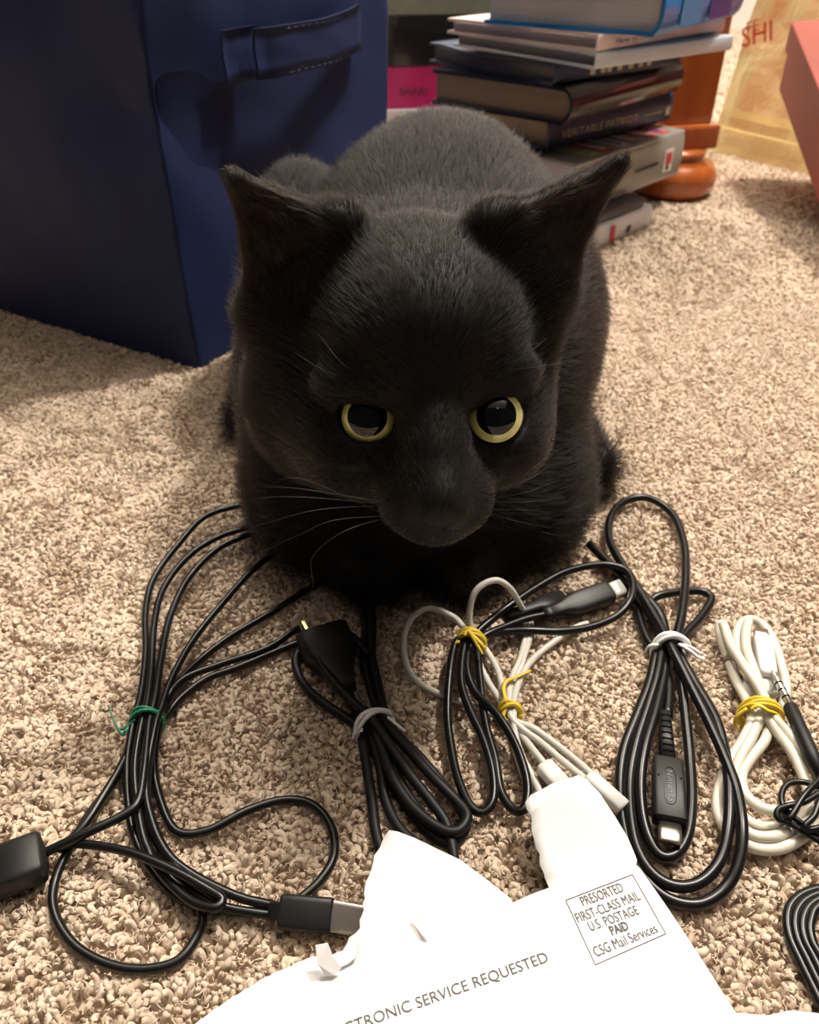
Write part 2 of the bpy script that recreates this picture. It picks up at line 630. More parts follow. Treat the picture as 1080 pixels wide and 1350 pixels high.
m_gold = mat('gold_ink', (.50, .45, .30), .4)
pg_grey = pages_mat('grey_pages', (.17, .165, .175))
pg_tan = pages_mat('tan_pages', (.42, .31, .22))
pg_brown = pages_mat('brown_pages', (.24, .18, .13))
pg_lav = pages_mat('lavender_pages', (.58, .54, .60))
pg_gr2 = pages_mat('mid_grey_pages', (.27, .265, .28))

bk, L, ys = book('paperback_book', 'white glossy paperback at the very bottom of the right-hand pile', (762, 343), (858, 299), 0, .024, .15, m_white_b, pg_lav, board=.0012, over=.0008, rnd=.12)
decal('spine_mark', bk, m_blk, L * .62, L * .67, .006, .013, ys - .0006, .002)
decal('spine_print', bk, m_red, L * .40, L * .46, .004, .020, ys - .0006)
bk, L, ys = book('thin_book', 'thin dark charcoal book second from the bottom of the right-hand pile', (757, 309), (848, 274), .0245, .011, .14, m_dark, pg_grey, board=.001, over=.001, rnd=.12)
bk, L, ys = book('thick_paperback', 'thick grey-green paperback with small flags on its cover', (757, 286), (898, 231), .036, .048, .15, m_grey, pg_lav, board=.0012, over=.0008, rnd=.08)
decal('publisher_mark', bk, m_whitei, L * .80, L * .885, .010, .034, ys - .0006)
decal('publisher_mark_oval', bk, m_red, L * .815, L * .87, .018, .030, ys - .0012)
decal('publisher_mark_foot', bk, m_blk, L * .825, L * .85, .012, .017, ys - .0012)
text_obj('spine_text', 'a short history', m_blk, bk, (L * .48, ys - .0008, .019), (1, 0, 0), (0, 0, 1), .006, L * .26) if False else decal('spine_line', bk, m_blk, L * .52, L * .74, .021, .0235, ys - .0008)
decal('spine_patch', bk, mat('tan_ink', (.50, .34, .20), .5), L * .20, L * .32, .010, .034, ys - .0006)
for k, (x, c1, c2) in enumerate(((.18, m_yel, m_grey), (.30, m_red, m_whitei), (.44, m_whitei, m_bluei), (.56, mat('mauve_ink', (.42, .25, .27), .5), m_whitei), (.70, m_red, m_whitei), (.82, m_red, m_bluei))):
    x0 = L * x
    topdecal('cover_flag', bk, c1, [(x0, .012), (x0 + L * .075, .012), (x0 + L * .075, .06), (x0, .06)], .0482)
    topdecal('cover_flag', bk, c2, [(x0 + L * .02, .018), (x0 + L * .045, .018), (x0 + L * .045, .058), (x0 + L * .02, .058)], .0488)

bk, L, ys = book('hardcover_book', 'navy hardcover with pale capitals on its spine, above the flag paperback', (722, 199), (884, 160), .0875, .030, .155, m_navyb, pg_tan, rnd=.15)
text_obj('spine_title', 'VERITABLE PATRIOT', m_gold, bk, (L * .09, ys - .0008, .009), (1, 0, 0), (0, 0, 1), .0105, L * .60)
decal('spine_rule', bk, m_gold, L * .74, L * .90, .0125, .0133, ys - .0006)
decal('publisher_mark', bk, m_gold, L * .93, L * .965, .008, .017, ys - .0006)
bk, L, ys = book('black_hardcover', 'glossy black hardcover with a rounded spine and brown page edges', (745, 166), (892, 122), .118, .032, .165, m_blackb, pg_brown, rnd=.36)
bk, L, ys = book('leather_book', 'dark slate-blue flexible book with wavy grey pages and worn gilt spine', (728, 113), (893, 86), .1505, .0165, .175, m_navyl, pg_grey, rnd=.4, board=.0018, wave=.0028)
for k, x in enumerate((.25, .33, .38, .46, .55, .63, .70)):
    decal('gilt_letter', bk, m_gold, L * x, L * (x + .035), .005, .011, ys - .0004)
bk, L, ys = book('pale_hardcover', 'pale blue-white hardcover with mid-grey page edges, third from the top', (785, 92), (965, 66), .1715, .0125, .19, m_pale, pg_gr2, rnd=.10, board=.002)
decal('headband', bk, mat('maroon_cloth', (.20, .01, .03), .7), .0005, .004, .0025, .010, ys + .003)
bk, L, ys = book('pink_white_hardcover', 'pale pink-white hardcover lettered on its spine, second from the top', (787, 69), (955, 42), .1845, .0125, .18, m_pinkw, pg_lav, rnd=.12, board=.002)
text_obj('spine_title', 'How to', m_blk, bk, (L * .12, ys - .0008, .0045), (1, 0, 0), (0, 0, 1), .0062, L * .15)
text_obj('spine_title', 'communicate', m_gold, bk, (L * .29, ys - .0008, .0045), (1, 0, 0), (0, 0, 1), .0062, L * .22)
bk, L, ys = book('blue_hardcover', 'bright blue hardcover with white page edges on top of the right-hand pile', (868, 49), (988, 17), .1975, .040, .17, m_blue, pages_mat('white_pages', (.66, .64, .66)), rnd=.22, L=.205)
decal('spine_band', bk, mat('indigo_ink', (.03, .03, .20), .4), L * .52, L * .80, .004, .036, ys - .0006)
decal('spine_band', bk, mat('cyan_ink', (.02, .22, .50), .4), L * .18, L * .42, .004, .036, ys - .0006)

# the pile further back, beside the bin
GB = 'books in the left-hand pile behind the bin'
def back_book(name, label, px, py, z0, th, cover, pages, L=.23, W=.16, yaw=8, shift=0):
    y = 1.12
    root = empty(name, (-.105 + shift, y, z0), label, 'book', GB, math.radians(yaw))
    mb = MB()
    mb.box((0, 0, 0), (L, W, .0025)); mb.box((0, 0, th - .0025), (L, W, th)); mb.box((0, -.001, 0), (L, .0025, th))
    mb.build('cover', cover, root, bevel=.0008)
    MB().box((.003, .003, .0025), (L - .003, W - .004, th - .0025)).build('pages', pages, root)
    return root
back_book('back_book', 'brown book lowest in the left-hand pile behind the cat', 0, 0, 0, .034, mat('brown_card', (.12, .06, .03), .5), pg_tan)
back_book('grey_book', 'dark grey book under the white one in the left-hand pile', 0, 0, .0345, .02, m_dark, pg_grey)
bk = back_book('white_book', 'white book with orange and red print below the pink book', 0, 0, .055, .024, m_white_b, pg_lav, shift=-.002, yaw=6)
for k, x in enumerate((.085, .105, .125)):
    decal('spine_print', bk, mat('orange_ink', (.75, .18, .05), .5) if k != 1 else m_red, x, x + .013, .006 + .003 * k, .016 + .002 * k, -.0012, .004)
m_mag = mat('magenta_card', (.52, .012, .16), .35, coat=.3)
bk = back_book('magenta_book', 'magenta hardcover in the left-hand pile with dark lettering on its spine', 0, 0, .0795, .047, m_mag, pg_lav)
text_obj('spine_title', 'SHARI', m_blk, bk, (.093, -.0014, .015), (1, 0, 0), (0, 0, 1), .0125, .034)
bk = back_book('black_book', 'thick black book above the magenta one in the left-hand pile', 0, 0, .127, .053, m_blackb, pg_grey, shift=.003)
decal('spine_panel', bk, m_pale, .068, .0735, .004, .049, -.0012)
back_book('green_grey_book', 'grey-green book on top of the left-hand pile beside the bin', 0, 0, .1805, .045, mat('sage_card', (.22, .23, .18), .4, noise=(30, .4)), pg_lav, L=.21)

# ================================================================== WOODEN CABINET CORNER
wood = mat('orange_wood', (.36, .085, .018), .28, coat=.5)
nt = wood.node_tree
tc = nt.nodes.new('ShaderNodeTexCoord'); mp = nt.nodes.new('ShaderNodeMapping'); mp.inputs['Scale'].default_value = (40, 40, 4)
nz = nt.nodes.new('ShaderNodeTexNoise'); nz.inputs['Scale'].default_value = 2; nz.inputs['Detail'].default_value = 6
rp = nt.nodes.new('ShaderNodeValToRGB')
rp.color_ramp.elements[0].color = (.26, .055, .012, 1); rp.color_ramp.elements[1].color = (.50, .14, .03, 1)
nt.links.new(tc.outputs['Object'], mp.inputs[0]); nt.links.new(mp.outputs[0], nz.inputs['Vector']); nt.links.new(nz.outputs['Fac'], rp.inputs[0])
nt.links.new(rp.outputs[0], nt.nodes['Principled BSDF'].inputs['Base Color'])
wc = P(884, 246)
wr = empty('wooden_cabinet', (.328, 1.092, 0), 'orange-brown wooden cabinet with a bun foot behind the right-hand book pile', 'cabinet', rot=math.radians(14))
prof = [(.0, .0), (.040, .0), (.050, .010), (.052, .024), (.045, .038), (.030, .044), (.034, .047), (.034, .052), (0, .052)]
v, f = [], []
S = 24
for r, z in prof:
    for k in range(S):
        a = 2 * math.pi * k / S
        v.append((r * math.cos(a) - .018, r * math.sin(a) - .042, z))
for i in range(len(prof) - 1):
    for k in range(S):
        k2 = (k + 1) % S
        f.append((i * S + k, i * S + k2, (i + 1) * S + k2, (i + 1) * S + k))
MB().add(v, f).build('bun_foot', wood, wr, True)
MB().box((-.052, -.052, .0505), (.030, .22, .078)).build('base_moulding', wood, wr, bevel=.004)
MB().box((-.040, -.044, .0775), (.020, .21, .42)).build('side_panel', wood, wr, bevel=.002)
MB().box((-.055, -.060, .4195), (.035, .23, .445)).build('top', wood, wr, bevel=.004)

# ================================================================== GOLD GIFT BAG
foil = mat('gold_foil', (1.0, .84, .48), .40, .70, bump=(26, .55, .01), noise=(14, .12))
bagL, bagR = P(932, 198), P(1062, 232)
bd = unit(bagR - bagL); bn = np.array([-bd[1], bd[0], 0])
if bn[1] < 0: bn = -bn
BW, BD, BH = .175, .09, .30
broot = empty('gift_bag', bagL, 'shiny gold foil gift bag with red lettering, right of the books', 'bag')
v, f = [], []
NZ, NK = 26, 16
ring = [(i / NK, 0) for i in range(NK)] + [(1, j / 6) for j in range(6)] + [(1 - i / NK, 1) for i in range(NK)] + [(0, 1 - j / 6) for j in range(6)]
for j in range(NZ + 1):
    z = BH * j / NZ
    for (a, b) in ring:
        gus = 0
        if b not in (0, 1) and a in (0, 1):
            gus = .035 * (z / BH) * (1 - abs(2 * b - 1)) * (1 if a == 0 else -1)
        q = bd * (BW * a + gus) + bn * (BD * b)
        cr_ = .004 * float(vnoise(np.array([a * 6, b * 3, z * 20]))) * min(1, z / .03)
        if b == 0 and z > .05: q = q - bn * (.006 * math.sin(a * math.pi)) 
        q = q + bn * (z * .22 + (cr_ if b in (0, 1) else 0)) + bd * (0 if b in (0, 1) else cr_)
        v.append((q[0], q[1], z))
R_ = len(ring)
for j in range(NZ):
    for k in range(R_):
        k2 = (k + 1) % R_
        f.append((j * R_ + k, j * R_ + k2, (j + 1) * R_ + k2, (j + 1) * R_ + k))
f.append(tuple(range(R_ - 1, -1, -1)))
bagb = MB().add(v, f).build('body', foil, broot, False)
so = bagb.modifiers.new('thick', 'SOLIDIFY'); so.thickness = .0008
tube([bd * 0 - bn * .0012 + [0, 0, .034], bd * BW - bn * .0012 + [0, 0, .034]], .0012, 6).build('base_fold', foil, broot)
m_redgl = mat('red_glitter', (.55, .05, .03), .35, .3)
def bag_pt(px, py):
    return on_plane(px, py, bagL + bn * .004, bn - np.array([0, 0, .22])) - bagL - bn * .006
t0_, t1_ = bag_pt(985, 62), bag_pt(1026, 52)
text_obj('bag_lettering', 'SHI', m_redgl, broot, t0_ - bn * .006, t1_ - t0_, (0, 0, 1), .034, None)
t0_, t1_ = bag_pt(992, 44), bag_pt(1030, 33)
text_obj('bag_lettering', 'FE', m_redgl, broot, t0_ - bn * .006, t1_ - t0_, (0, 0, 1), .020, None)
for s in (.5,):
    hp = [bd * .05 + bn * .02 + [0, 0, BH - .01], bd * .055 + bn * .02 + [0, 0, BH + .09], bd * .09 + bn * .02 + [0, 0, BH + .13], bd * .125 + bn * .02 + [0, 0, BH + .09], bd * .13 + bn * .02 + [0, 0, BH - .01]]
    tube(smooth_path(hp), .002, 8).build('rope_handle', mat('gold_cord', (.6, .42, .15), .5), broot, True)

# ================================================================== RED BOX
redm = mat('salmon_red_card', (.30, .045, .034), .5, noise=(12, .08))
n0 = P(1108, 368)
far = U(1023, 121, 1.0)
e1 = unit(far - n0)
top_ = U(1038, 23, .955)
e2 = top_ - far
e2 = unit(e2 - e1 * np.dot(e2, e1))
e3 = np.cross(e1, e2)
if e3[0] < 0: e3 = -e3
LB, HB, WB = float(np.linalg.norm(far - n0)), float(np.linalg.norm(top_ - far)) * 1.0, .20
rb = empty('gift_box', n0, 'salmon red lidded cardboard box tilted against the gold bag', 'box')
def obox(a0, a1, b0, b1, c0_, c1_):
    mb = MB().box((0, 0, 0), (1, 1, 1))
    mb.v = [e1 * (a0 + (a1 - a0) * q[0]) + e2 * (b0 + (b1 - b0) * q[1]) + e3 * (c0_ + (c1_ - c0_) * q[2]) for q in mb.v]
    return mb
obox(.003, LB, .002, HB * .62, .003, WB).build('box_base', redm, rb, bevel=.0015)
obox(0, LB + .003, HB * .60, HB, 0, WB + .003).build('lid', redm, rb, bevel=.0015)

# ================================================================== ENVELOPE
paper = mat('white_paper', (.86, .85, .87), .75, bump=(60, .15, .002), noise=(9, .03))
EZ = .0125
outline = [(150, 1420), (240, 1362), (270, 1342), (284, 1333), (299, 1318), (330, 1301), (361, 1283), (392, 1269), (417, 1260), (436, 1262), (452, 1252), (462, 1238), (474, 1222), (480, 1192), (484, 1163), (489, 1144), (495, 1126), (504, 1108), (513, 1094), (524, 1096), (547, 1105), (606, 1133), (640, 1158), (673, 1184), (676, 1190), (700, 1179), (724, 1170), (718, 1158), (713, 1141), (708, 1118), (702, 1096), (700, 1074), (693, 1057), (700, 1048), (717, 1038), (740, 1028), (761, 1021), (774, 1028), (791, 1045), (810, 1074), (828, 1105), (840, 1134), (839, 1140), (845, 1146), (873, 1186), (904, 1232), (932, 1275), (952, 1307), (971, 1336), (1000, 1382), (1060, 1500), (300, 1620)]
def ez(px, py):
    z = EZ
    if py < 1140 and 690 < px < 850: z += .007 * min(1, (1140 - py) / 110)
    if px < 540 and py < 1262: z += .008 * math.exp(-((px - 478) ** 2 / 700.0 + (py - 1170) ** 2 / 6000.0))
    return z
bm = bmesh.new()
dense = []
for i in range(len(outline)):
    a, b = np.array(outline[i], float), np.array(outline[(i + 1) % len(outline)], float)
    n = max(1, int(np.linalg.norm(b - a) / 7))
    for k in range(n):
        q = a + (b - a) * k / n
        torn = (q[1] < 1345) and (q[0] < 500 or (q[0] < 735 and q[1] < 1175 and q[0] > 690) or (q[1] < 1060 and q[0] < 775))
        if torn:
            q = q + rng.normal(0, 1.1, 2)
        dense.append(q)
from mathutils.geometry import delaunay_2d_cdt
pts2 = [Vector(q) for q in dense]
nb = len(pts2)
arr = np.array(dense)
for gx in np.arange(150, 1060, 22.0):
    for gy in np.arange(1020, 1600, 22.0):
        # inside and not too close to the border
        x, y = gx + rng.uniform(-4, 4), gy + rng.uniform(-4, 4)
        inside = False
        j = nb - 1
        for i in range(nb):
            if (arr[i, 1] > y) != (arr[j, 1] > y) and x < (arr[j, 0] - arr[i, 0]) * (y - arr[i, 1]) / (arr[j, 1] - arr[i, 1]) + arr[i, 0]:
                inside = not inside
            j = i
        if inside and np.min(np.hypot(arr[:, 0] - x, arr[:, 1] - y)) > 7:
            pts2.append(Vector((x, y)))
res = delaunay_2d_cdt(pts2, [], [list(range(nb))], 1, 1e-4)
ev = [P(q[0], q[1], ez(q[0], q[1])) + np.array([0, 0, (.0005 if q[0] < 480 or q[1] < 1135 else 0) * float(vnoise(np.array([q[0] * .03, q[1] * .03, 1.0])))]) for q in res[0]]
er = empty('torn_envelope', P(700, 1330, 0), 'torn white envelope with a printed postage box lying over the cables', 'envelope')
eorg = P(700, 1330, 0)
sheet = MB().add([q - eorg for q in ev], [tuple(t)[::-1] for t in res[2]]).build('envelope_sheet', paper, er, True)
so = sheet.modifiers.new('thick', 'SOLIDIFY'); so.thickness = .00035; so.offset = -1
# back ply of the envelope, seen at the torn left edge
def flake(name, pts, zz, parent):
    v = [P(x, y, z) - eorg for (x, y), z in zip(pts, zz)]
    o = MB().add(v, [tuple(range(len(v)))]).build(name, paper, parent)
    s_ = o.modifiers.new('thick', 'SOLIDIFY'); s_.thickness = .0004
    return o
flake('torn_curl', [(416, 1246), (432, 1243), (440, 1262), (450, 1276), (440, 1285), (428, 1284), (418, 1270)], [.021, .021, .0175, .0150, .0142, .0142, .018], er)
flake('torn_curl', [(452, 1254), (470, 1232), (476, 1240), (470, 1262), (458, 1272), (446, 1276)], [.0150, .0165, .0170, .0150, .0142, .0140], er)
flake('torn_curl', [(545, 1203), (551, 1202), (562, 1224), (565, 1236), (556, 1232)], [.0160, .0165, .0150, .0138, .0145], er)
ink = mat('grey_print', (.10, .095, .095), .8)
def ink_text(body, a, b, hpx, parent, bold=0.0, name='printed_text'):
    """lettering from pixel a to pixel b (baseline ends) on the envelope"""
    z = EZ + .00012
    A, Bq = P(*a, z), P(*b, z)
    mid = ((a[0] + b[0]) / 2, (a[1] + b[1]) / 2)
    dx, dy = b[0] - a[0], b[1] - a[1]
    l = math.hypot(dx, dy)
    up_px = (mid[0] + dy / l * hpx, mid[1] - dx / l * hpx)
    upv = P(*up_px, z) - P(*mid, z)
    return text_obj(name, body, ink, parent, A - eorg, Bq - A, upv, float(np.linalg.norm(upv)) / .70, float(np.linalg.norm(Bq - A)), bold=bold)
ink_text('PRESORTED', (769, 1195), (823, 1175), 13, er)
ink_text('FIRST-CLASS MAIL', (762, 1217), (845, 1186), 13, er)
ink_text('U.S. POSTAGE', (779, 1228), (843, 1205), 13, er)
ink_text('PAID', (807, 1233), (830, 1225), 12, er, bold=.03)
ink_text('CSG Mail Services', (786, 1262), (868, 1229), 14, er)
ink_text('ELECTRONIC SERVICE REQUESTED', (424, 1375), (723, 1268), 15, er)
zf = EZ + .00010
fr = [P(746, 1187, zf), P(834, 1153, zf), P(878, 1231, zf), P(785, 1272, zf)]
mb = MB()
for i in range(4):
    tube([fr[i] - eorg, fr[(i + 1) % 4] - eorg], .00016, 4, mb)
mb.build('printed_frame', ink, er)

pq = [(948, 1340), (975, 1336), (1010, 1340), (1040, 1333), (1075, 1336), (1110, 1345), (1130, 1500), (960, 1480)]
pv = [P(x, y, .004) for x, y in pq]
sc_o = MB().add([q - P(1020, 1400, 0) for q in pv] , [tuple(range(len(pv)))]).build('paper_scrap', paper)
sc_o.location = tuple(P(1020, 1400, 0))
s_ = sc_o.modifiers.new('thick', 'SOLIDIFY'); s_.thickness = .0004
tag(sc_o, 'scrap of white paper on the carpet beyond the envelope corner', 'paper')

# ================================================================== CABLES
black = mat('black_pvc', (.006, .006, .0065), .30, spec=.35)
black2 = mat('black_plastic', (.011, .011, .012), .45, spec=.35)
blackm = mat('black_rubber_matte', (.008, .008, .0085), .48, spec=.3)
white_c = mat('white_pvc', (.62, .60, .55), .42)
white_p = mat('white_plastic', (.82, .82, .80), .35)
cream = mat('cream_pvc', (.66, .62, .53), .38)
steel = mat('nickel_steel', (.72, .69, .63), .28, 1.0)
dsteel = mat('dark_contact', (.004, .004, .004), .9, spec=.05)
brass = mat('brass', (.70, .55, .30), .3, 1.0)
green_t = mat('green_tie', (.02, .26, .14), .4, coat=.3)
white_t = mat('white_tie', (.86, .86, .88), .5)
yellow_t = mat('yellow_tie', (.72, .52, .04), .45)

def strand(root, org, pts, r, m, lay=0.0, name='cord', sides=10):
    w3 = []
    for q in pts:
        z = r + .0012 + lay + (q[2] / 1000.0 if len(q) > 2 else 0)
        w3.append(P(q[0], q[1], z) - org)
    return tube(smooth_path(w3), r, sides).build(name, m, root, True)
def tie(root, org, c, along, width, z, hgt, m, tails=(), r=.00075, wraps=2):
    cp = P(*c, z)
    ax = unit(P(c[0] + along[0], c[1] + along[1], z) - cp)
    side = np.array([-ax[1], ax[0], 0])
    mb = MB()
    pts = []
    nn = 22 * wraps
    for k in range(nn + 1):
        a = 2 * math.pi * k / 22
        rr = 1 + .05 * math.sin(3 * a + wraps)
        pts.append(cp - org + side * (width / 2 * math.cos(a) * rr) + np.array([0, 0, hgt / 2 * math.sin(a) * rr]) + ax * ((k / nn - .5) * .0035 + .0006 * math.sin(2.3 * a)))
    tube(pts, r, 6, mb, 1.5)
    for tl in tails:
        tp = [P(q[0], q[1], q[2] / 1000.0) - org for q in tl]
        tube(smooth_path(tp, 5), [r, r * 1.2, r * .8], 6, mb, .6)
    return mb.build('twist_tie', m, root, True)

# ---- A: thin black cord bundle with the green tie, left
oA = P(195, 948)
A = empty('cable_bundle', oA, 'coiled thin black USB cable held by a green twist tie, at left', 'cable')
rA = .0017
strand(A, oA, [(352, 656, 6), (337, 662, 8), (274, 679, 8), (235, 718, 6), (203, 762, 4), (192, 806, 3), (192, 860, 3), (186, 914, 4), (176, 953, 5), (168, 1002, 3), (169, 1055, 1), (178, 1104), (205, 1153), (244, 1187), (300, 1200), (357, 1203, 1)], rA, black)
strand(A, oA, [(372, 684, 5), (352, 689, 6), (293, 706, 6), (249, 733, 5), (215, 777, 4), (203, 826, 4), (200, 875, 4), (195, 923, 6), (187, 953, 7), (178, 1011, 6), (183, 1070, 5), (195, 1119, 4), (225, 1158, 2), (264, 1182, 3), (296, 1196, 2), (340, 1204, 2), (360, 1206, 2)], rA, black)
strand(A, oA, [(360, 692, 4), (337, 701, 5), (288, 723, 5), (249, 762, 3), (225, 811, 2), (213, 865, 3), (205, 919, 6), (197, 953, 7), (191, 1011, 8), (183, 1055, 8), (162, 1075, 8), (112, 1099, 8), (68, 1120, 6), (45, 1132, 4)], rA * 1.05, black)
strand(A, oA, [(400, 710, 5), (381, 718, 6), (337, 748, 5), (293, 796, 4), (254, 845, 3), (227, 894, 4), (213, 933, 6), (205, 958, 7), (193, 1031, 7), (200, 1080, 6), (220, 1124, 5), (254, 1153, 4), (313, 1182, 4), (362, 1194, 3)], rA, black)
strand(A, oA, [(440, 760), (406, 777), (352, 811), (303, 840), (264, 870), (235, 899, 2), (216, 933, 4), (207, 953, 3), (199, 1000, 2), (192, 1060, 3), (205, 1105, 3), (240, 1150, 5), (279, 1178, 7), (292, 1188, 7)], rA, black)
strand(A, oA, [(394, 829, 1), (384, 834, 2), (352, 855, 2), (293, 875, 2), (244, 894, 3), (222, 919, 4), (210, 953, 3), (203, 1011, 1), (215, 1065, 1), (235, 1097, 1), (274, 1095, 1), (323, 1070, 1), (371, 1055), (411, 1060), (437, 1090), (440, 1129), (420, 1163), (391, 1189), (380, 1200)], rA, black)
strand(A, oA, [(400, 846), (386, 850), (313, 880), (274, 894), (240, 919), (218, 945), (200, 960), (176, 975, 1), (152, 1026), (117, 1075, 1), (88, 1124, 1), (71, 1168), (73, 1207), (98, 1246), (142, 1271), (191, 1278), (235, 1266), (261, 1231), (266, 1202, 2), (248, 1160, 1), (215, 1119), (195, 1080), (188, 1040)], rA, black)
strand(A, oA, [(183, 950, 1), (165, 1000, 3), (136, 1050, 4), (108, 1092, 4), (80, 1118, 3), (98, 1112, 5), (161, 1121, 8), (220, 1143, 9), (274, 1172, 9), (293, 1186, 8), (281, 1197, 8), (246, 1184, 6), (205, 1140, 4), (185, 1090, 4)], rA, black)
tie(A, oA, (194, 950), (-12, 60), .0135, .0065, .013, green_t, tails=[[(176, 952, 8), (165, 964, 8), (160, 968, 6), (150, 950, 6), (143, 930, 7)], [(178, 948, 10), (168, 958, 8), (158, 962, 5)]])
# USB-A plug
z = .0065
p0, p1 = P(355, 1200, z) - oA, P(438, 1207, z) - oA
ub = loft(p0, p1, [(0, .0055, .0045), (.16, .0060, .0050), (.17, .0100, .0062), (.22, .0112, .0068), (.97, .0112, .0070), (1, .0106, .0064)], up=(0, -.55, 1)).build('usb_plug', black2, A, True)
p2 = P(477, 1214, z) - oA
loft(p1, p2, [(0, .0098, .0044), (1, .0098, .0044)], up=(0, -.55, 1), e=9).build('metal_shell', steel, ub)
p0, p1 = P(62, 1126, .008) - oA, P(-30, 1160, .008) - oA
loft(p0, p1, [(0, .006, .005), (.05, .0160, .010), (.10, .0180, .0110), (1, .0180, .0110)]).build('moulded_plug', black2, A, True)

# ---- B: thick black cord with white tie and wide plug
oB = P(490, 957)
Bc = empty('cable_bundle', oB, 'thick black power cord with wide plug, tied with a white twist tie under the cat', 'cable')
rB = .0021
strand(Bc, oB, [(486, 862, 6), (471, 846, 8), (453, 834, 10), (430, 836, 11), (417, 853, 11), (423, 876, 10), (445, 905, 8), (471, 931, 7), (490, 948, 8), (508, 974, 7), (538, 1018, 5), (567, 1055, 4), (588, 1085, 3), (597, 1120, 2), (600, 1150)], rB, blackm)
strand(Bc, oB, [(478, 800, 2), (482, 830, 2), (480, 868, 2), (490, 913, 3), (503, 944, 5), (519, 966, 6), (545, 996, 6), (575, 1029, 6), (601, 1055, 5), (616, 1076, 5), (604, 1095, 5), (580, 1092, 5), (545, 1065, 5), (519, 1028, 5), (504, 990, 5), (493, 957, 5), (484, 940, 4)], rB, blackm)
strand(Bc, oB, [(488, 800, 5), (491, 826, 5), (490, 861, 4), (499, 905, 4), (508, 942, 4), (523, 968, 3), (556, 1001, 2), (590, 1042, 1), (612, 1075, 1), (610, 1100), (590, 1110), (560, 1080, 1), (530, 1035, 1), (512, 990, 1), (500, 955)], rB, blackm)
strand(Bc, oB, [(470, 940, 1), (475, 957, 1), (482, 1001), (490, 1053), (495, 1094), (504, 1125), (520, 1160)], rB, blackm)
strand(Bc, oB, [(480, 935, 2), (486, 957, 2), (501, 1009, 1), (508, 1053, 0), (523, 1087), (545, 1110), (580, 1135)], rB, blackm)
strand(Bc, oB, [(400, 850), (390, 868), (393, 888), (405, 908), (428, 928), (453, 944), (475, 961), (492, 985), (515, 1030), (545, 1075), (575, 1105), (600, 1110), (606, 1085)], rB, blackm)
strand(Bc, oB, [(455, 880, 1), (456, 905), (470, 935, 1), (490, 962, 3), (510, 985, 3), (530, 1010, 3)], rB * 1.1, blackm)
tie(Bc, oB, (491, 955), (45, 60), .0165, .0065, .014, white_t, tails=[[(478, 962, 10), (468, 966, 8), (466, 974, 6)], [(512, 946, 12), (520, 953, 8), (534, 964, 6)]], r=.0010)
z = .010
p0, p1 = P(460, 908, z) - oB, P(424, 836, z) - oB
pb = loft(p0, p1, [(0, .007, .006), (.18, .009, .008), (.42, .017, .011), (.62, .0235, .0130), (.97, .0250, .0135), (1, .024, .0125)]).build('power_plug', blackm, Bc, True)
axd = unit(p1 - p0); sdd = unit(np.cross(axd, (0, 0, 1)))
for s in (-1, 1):
    c = p1 + sdd * (.0063 * s) + np.array([0, 0, .001])
    loft(c, c + axd * .0090, [(0, .0018, .0066), (.85, .0018, .0066), (1, .001, .005)], e=9).build('prong', brass, pb)
c = p1 + np.array([0, 0, -.0035])
tube([c, c + axd * .007, c + axd * .0085], [.0022, .0022, .0012], 10).build('ground_pin', steel, pb, True)
for s, ca in ((.002, .0045), (.0085, .004)):
    c = p1 + sdd * s + np.array([0, 0, ca])
    tube([c, c + axd * .0022], .0013, 8).build('contact', steel, pb, True)

# ---- C: black USB-C cord with yellow tie
oC = P(622, 848)
C = empty('cable_bundle', oC, 'black USB-C cord tied in yellow with its plug pointing right, under the cat chin', 'cable')
rC = .0019
strand(C, oC, [(618, 838, 9), (601, 848, 8), (593, 887, 7), (590, 942, 4), (595, 987, 3), (604, 1027, 3), (619, 1061, 3), (636, 1071, 3), (650, 1054, 4), (649, 1016, 5), (636, 972, 6), (619, 935, 7), (608, 898, 8), (612, 853, 9), (622, 838, 9)], rC, black)
strand(C, oC, [(630, 836, 8), (619, 855, 8), (616, 883, 8), (627, 913, 7), (653, 939, 7), (675, 972, 6), (690, 1009, 5), (696, 1042, 4), (690, 1067, 3), (675, 1066, 2), (660, 1042, 2), (653, 1001, 3), (641, 957, 4), (634, 905, 5), (630, 861, 6), (632, 838, 7)], rC, black)
strand(C, oC, [(620, 846, 9), (632, 831, 10), (652, 814, 11), (677, 795, 12), (710, 773, 12), (743, 755, 12), (777, 746, 11), (804, 745, 10), (827, 753, 9), (835, 773, 9), (829, 795, 8), (810, 814, 6), (777, 827, 4), (738, 832, 3), (699, 831, 4), (671, 832, 6), (643, 836, 8), (625, 848, 8)], rC, black)
strand(C, oC, [(624, 850, 8), (641, 837, 9), (666, 826, 8), (693, 816, 7), (720, 810, 6)], rC * .95, black)
p0, p1 = P(716, 811, .0085) - oC, P(804, 780, .0085) - oC
uc = loft(p0, p1, [(0, .0050, .0050), (.12, .0058, .0056), (.13, .0050, .0050), (.28, .0066, .0060), (.44, .0112, .0068), (.52, .0118, .0070), (.97, .0118, .0070), (1, .0110, .0064)], e=4, up=(0, -.3, 1)).build('usb_c_plug', black2, C, True)
p2 = P(821, 773, .0085) - oC
loft(p1, p2, [(0, .0084, .0028), (1, .0084, .0028)], e=3.2, up=(0, -.5, 1)).build('metal_shell', mat('bright_nickel', (.92, .90, .86), .35, .6), uc, True)
p0, p1 = P(664, 815, .0105) - oC, P(742, 789, .0075) - oC
loft(p0, p1, [(0, .004, .004), (.15, .0058, .0055), (.55, .0068, .0062), (.62, .0095, .0066), (1, .010, .0066)], e=3).build('second_plug', black2, C, True)
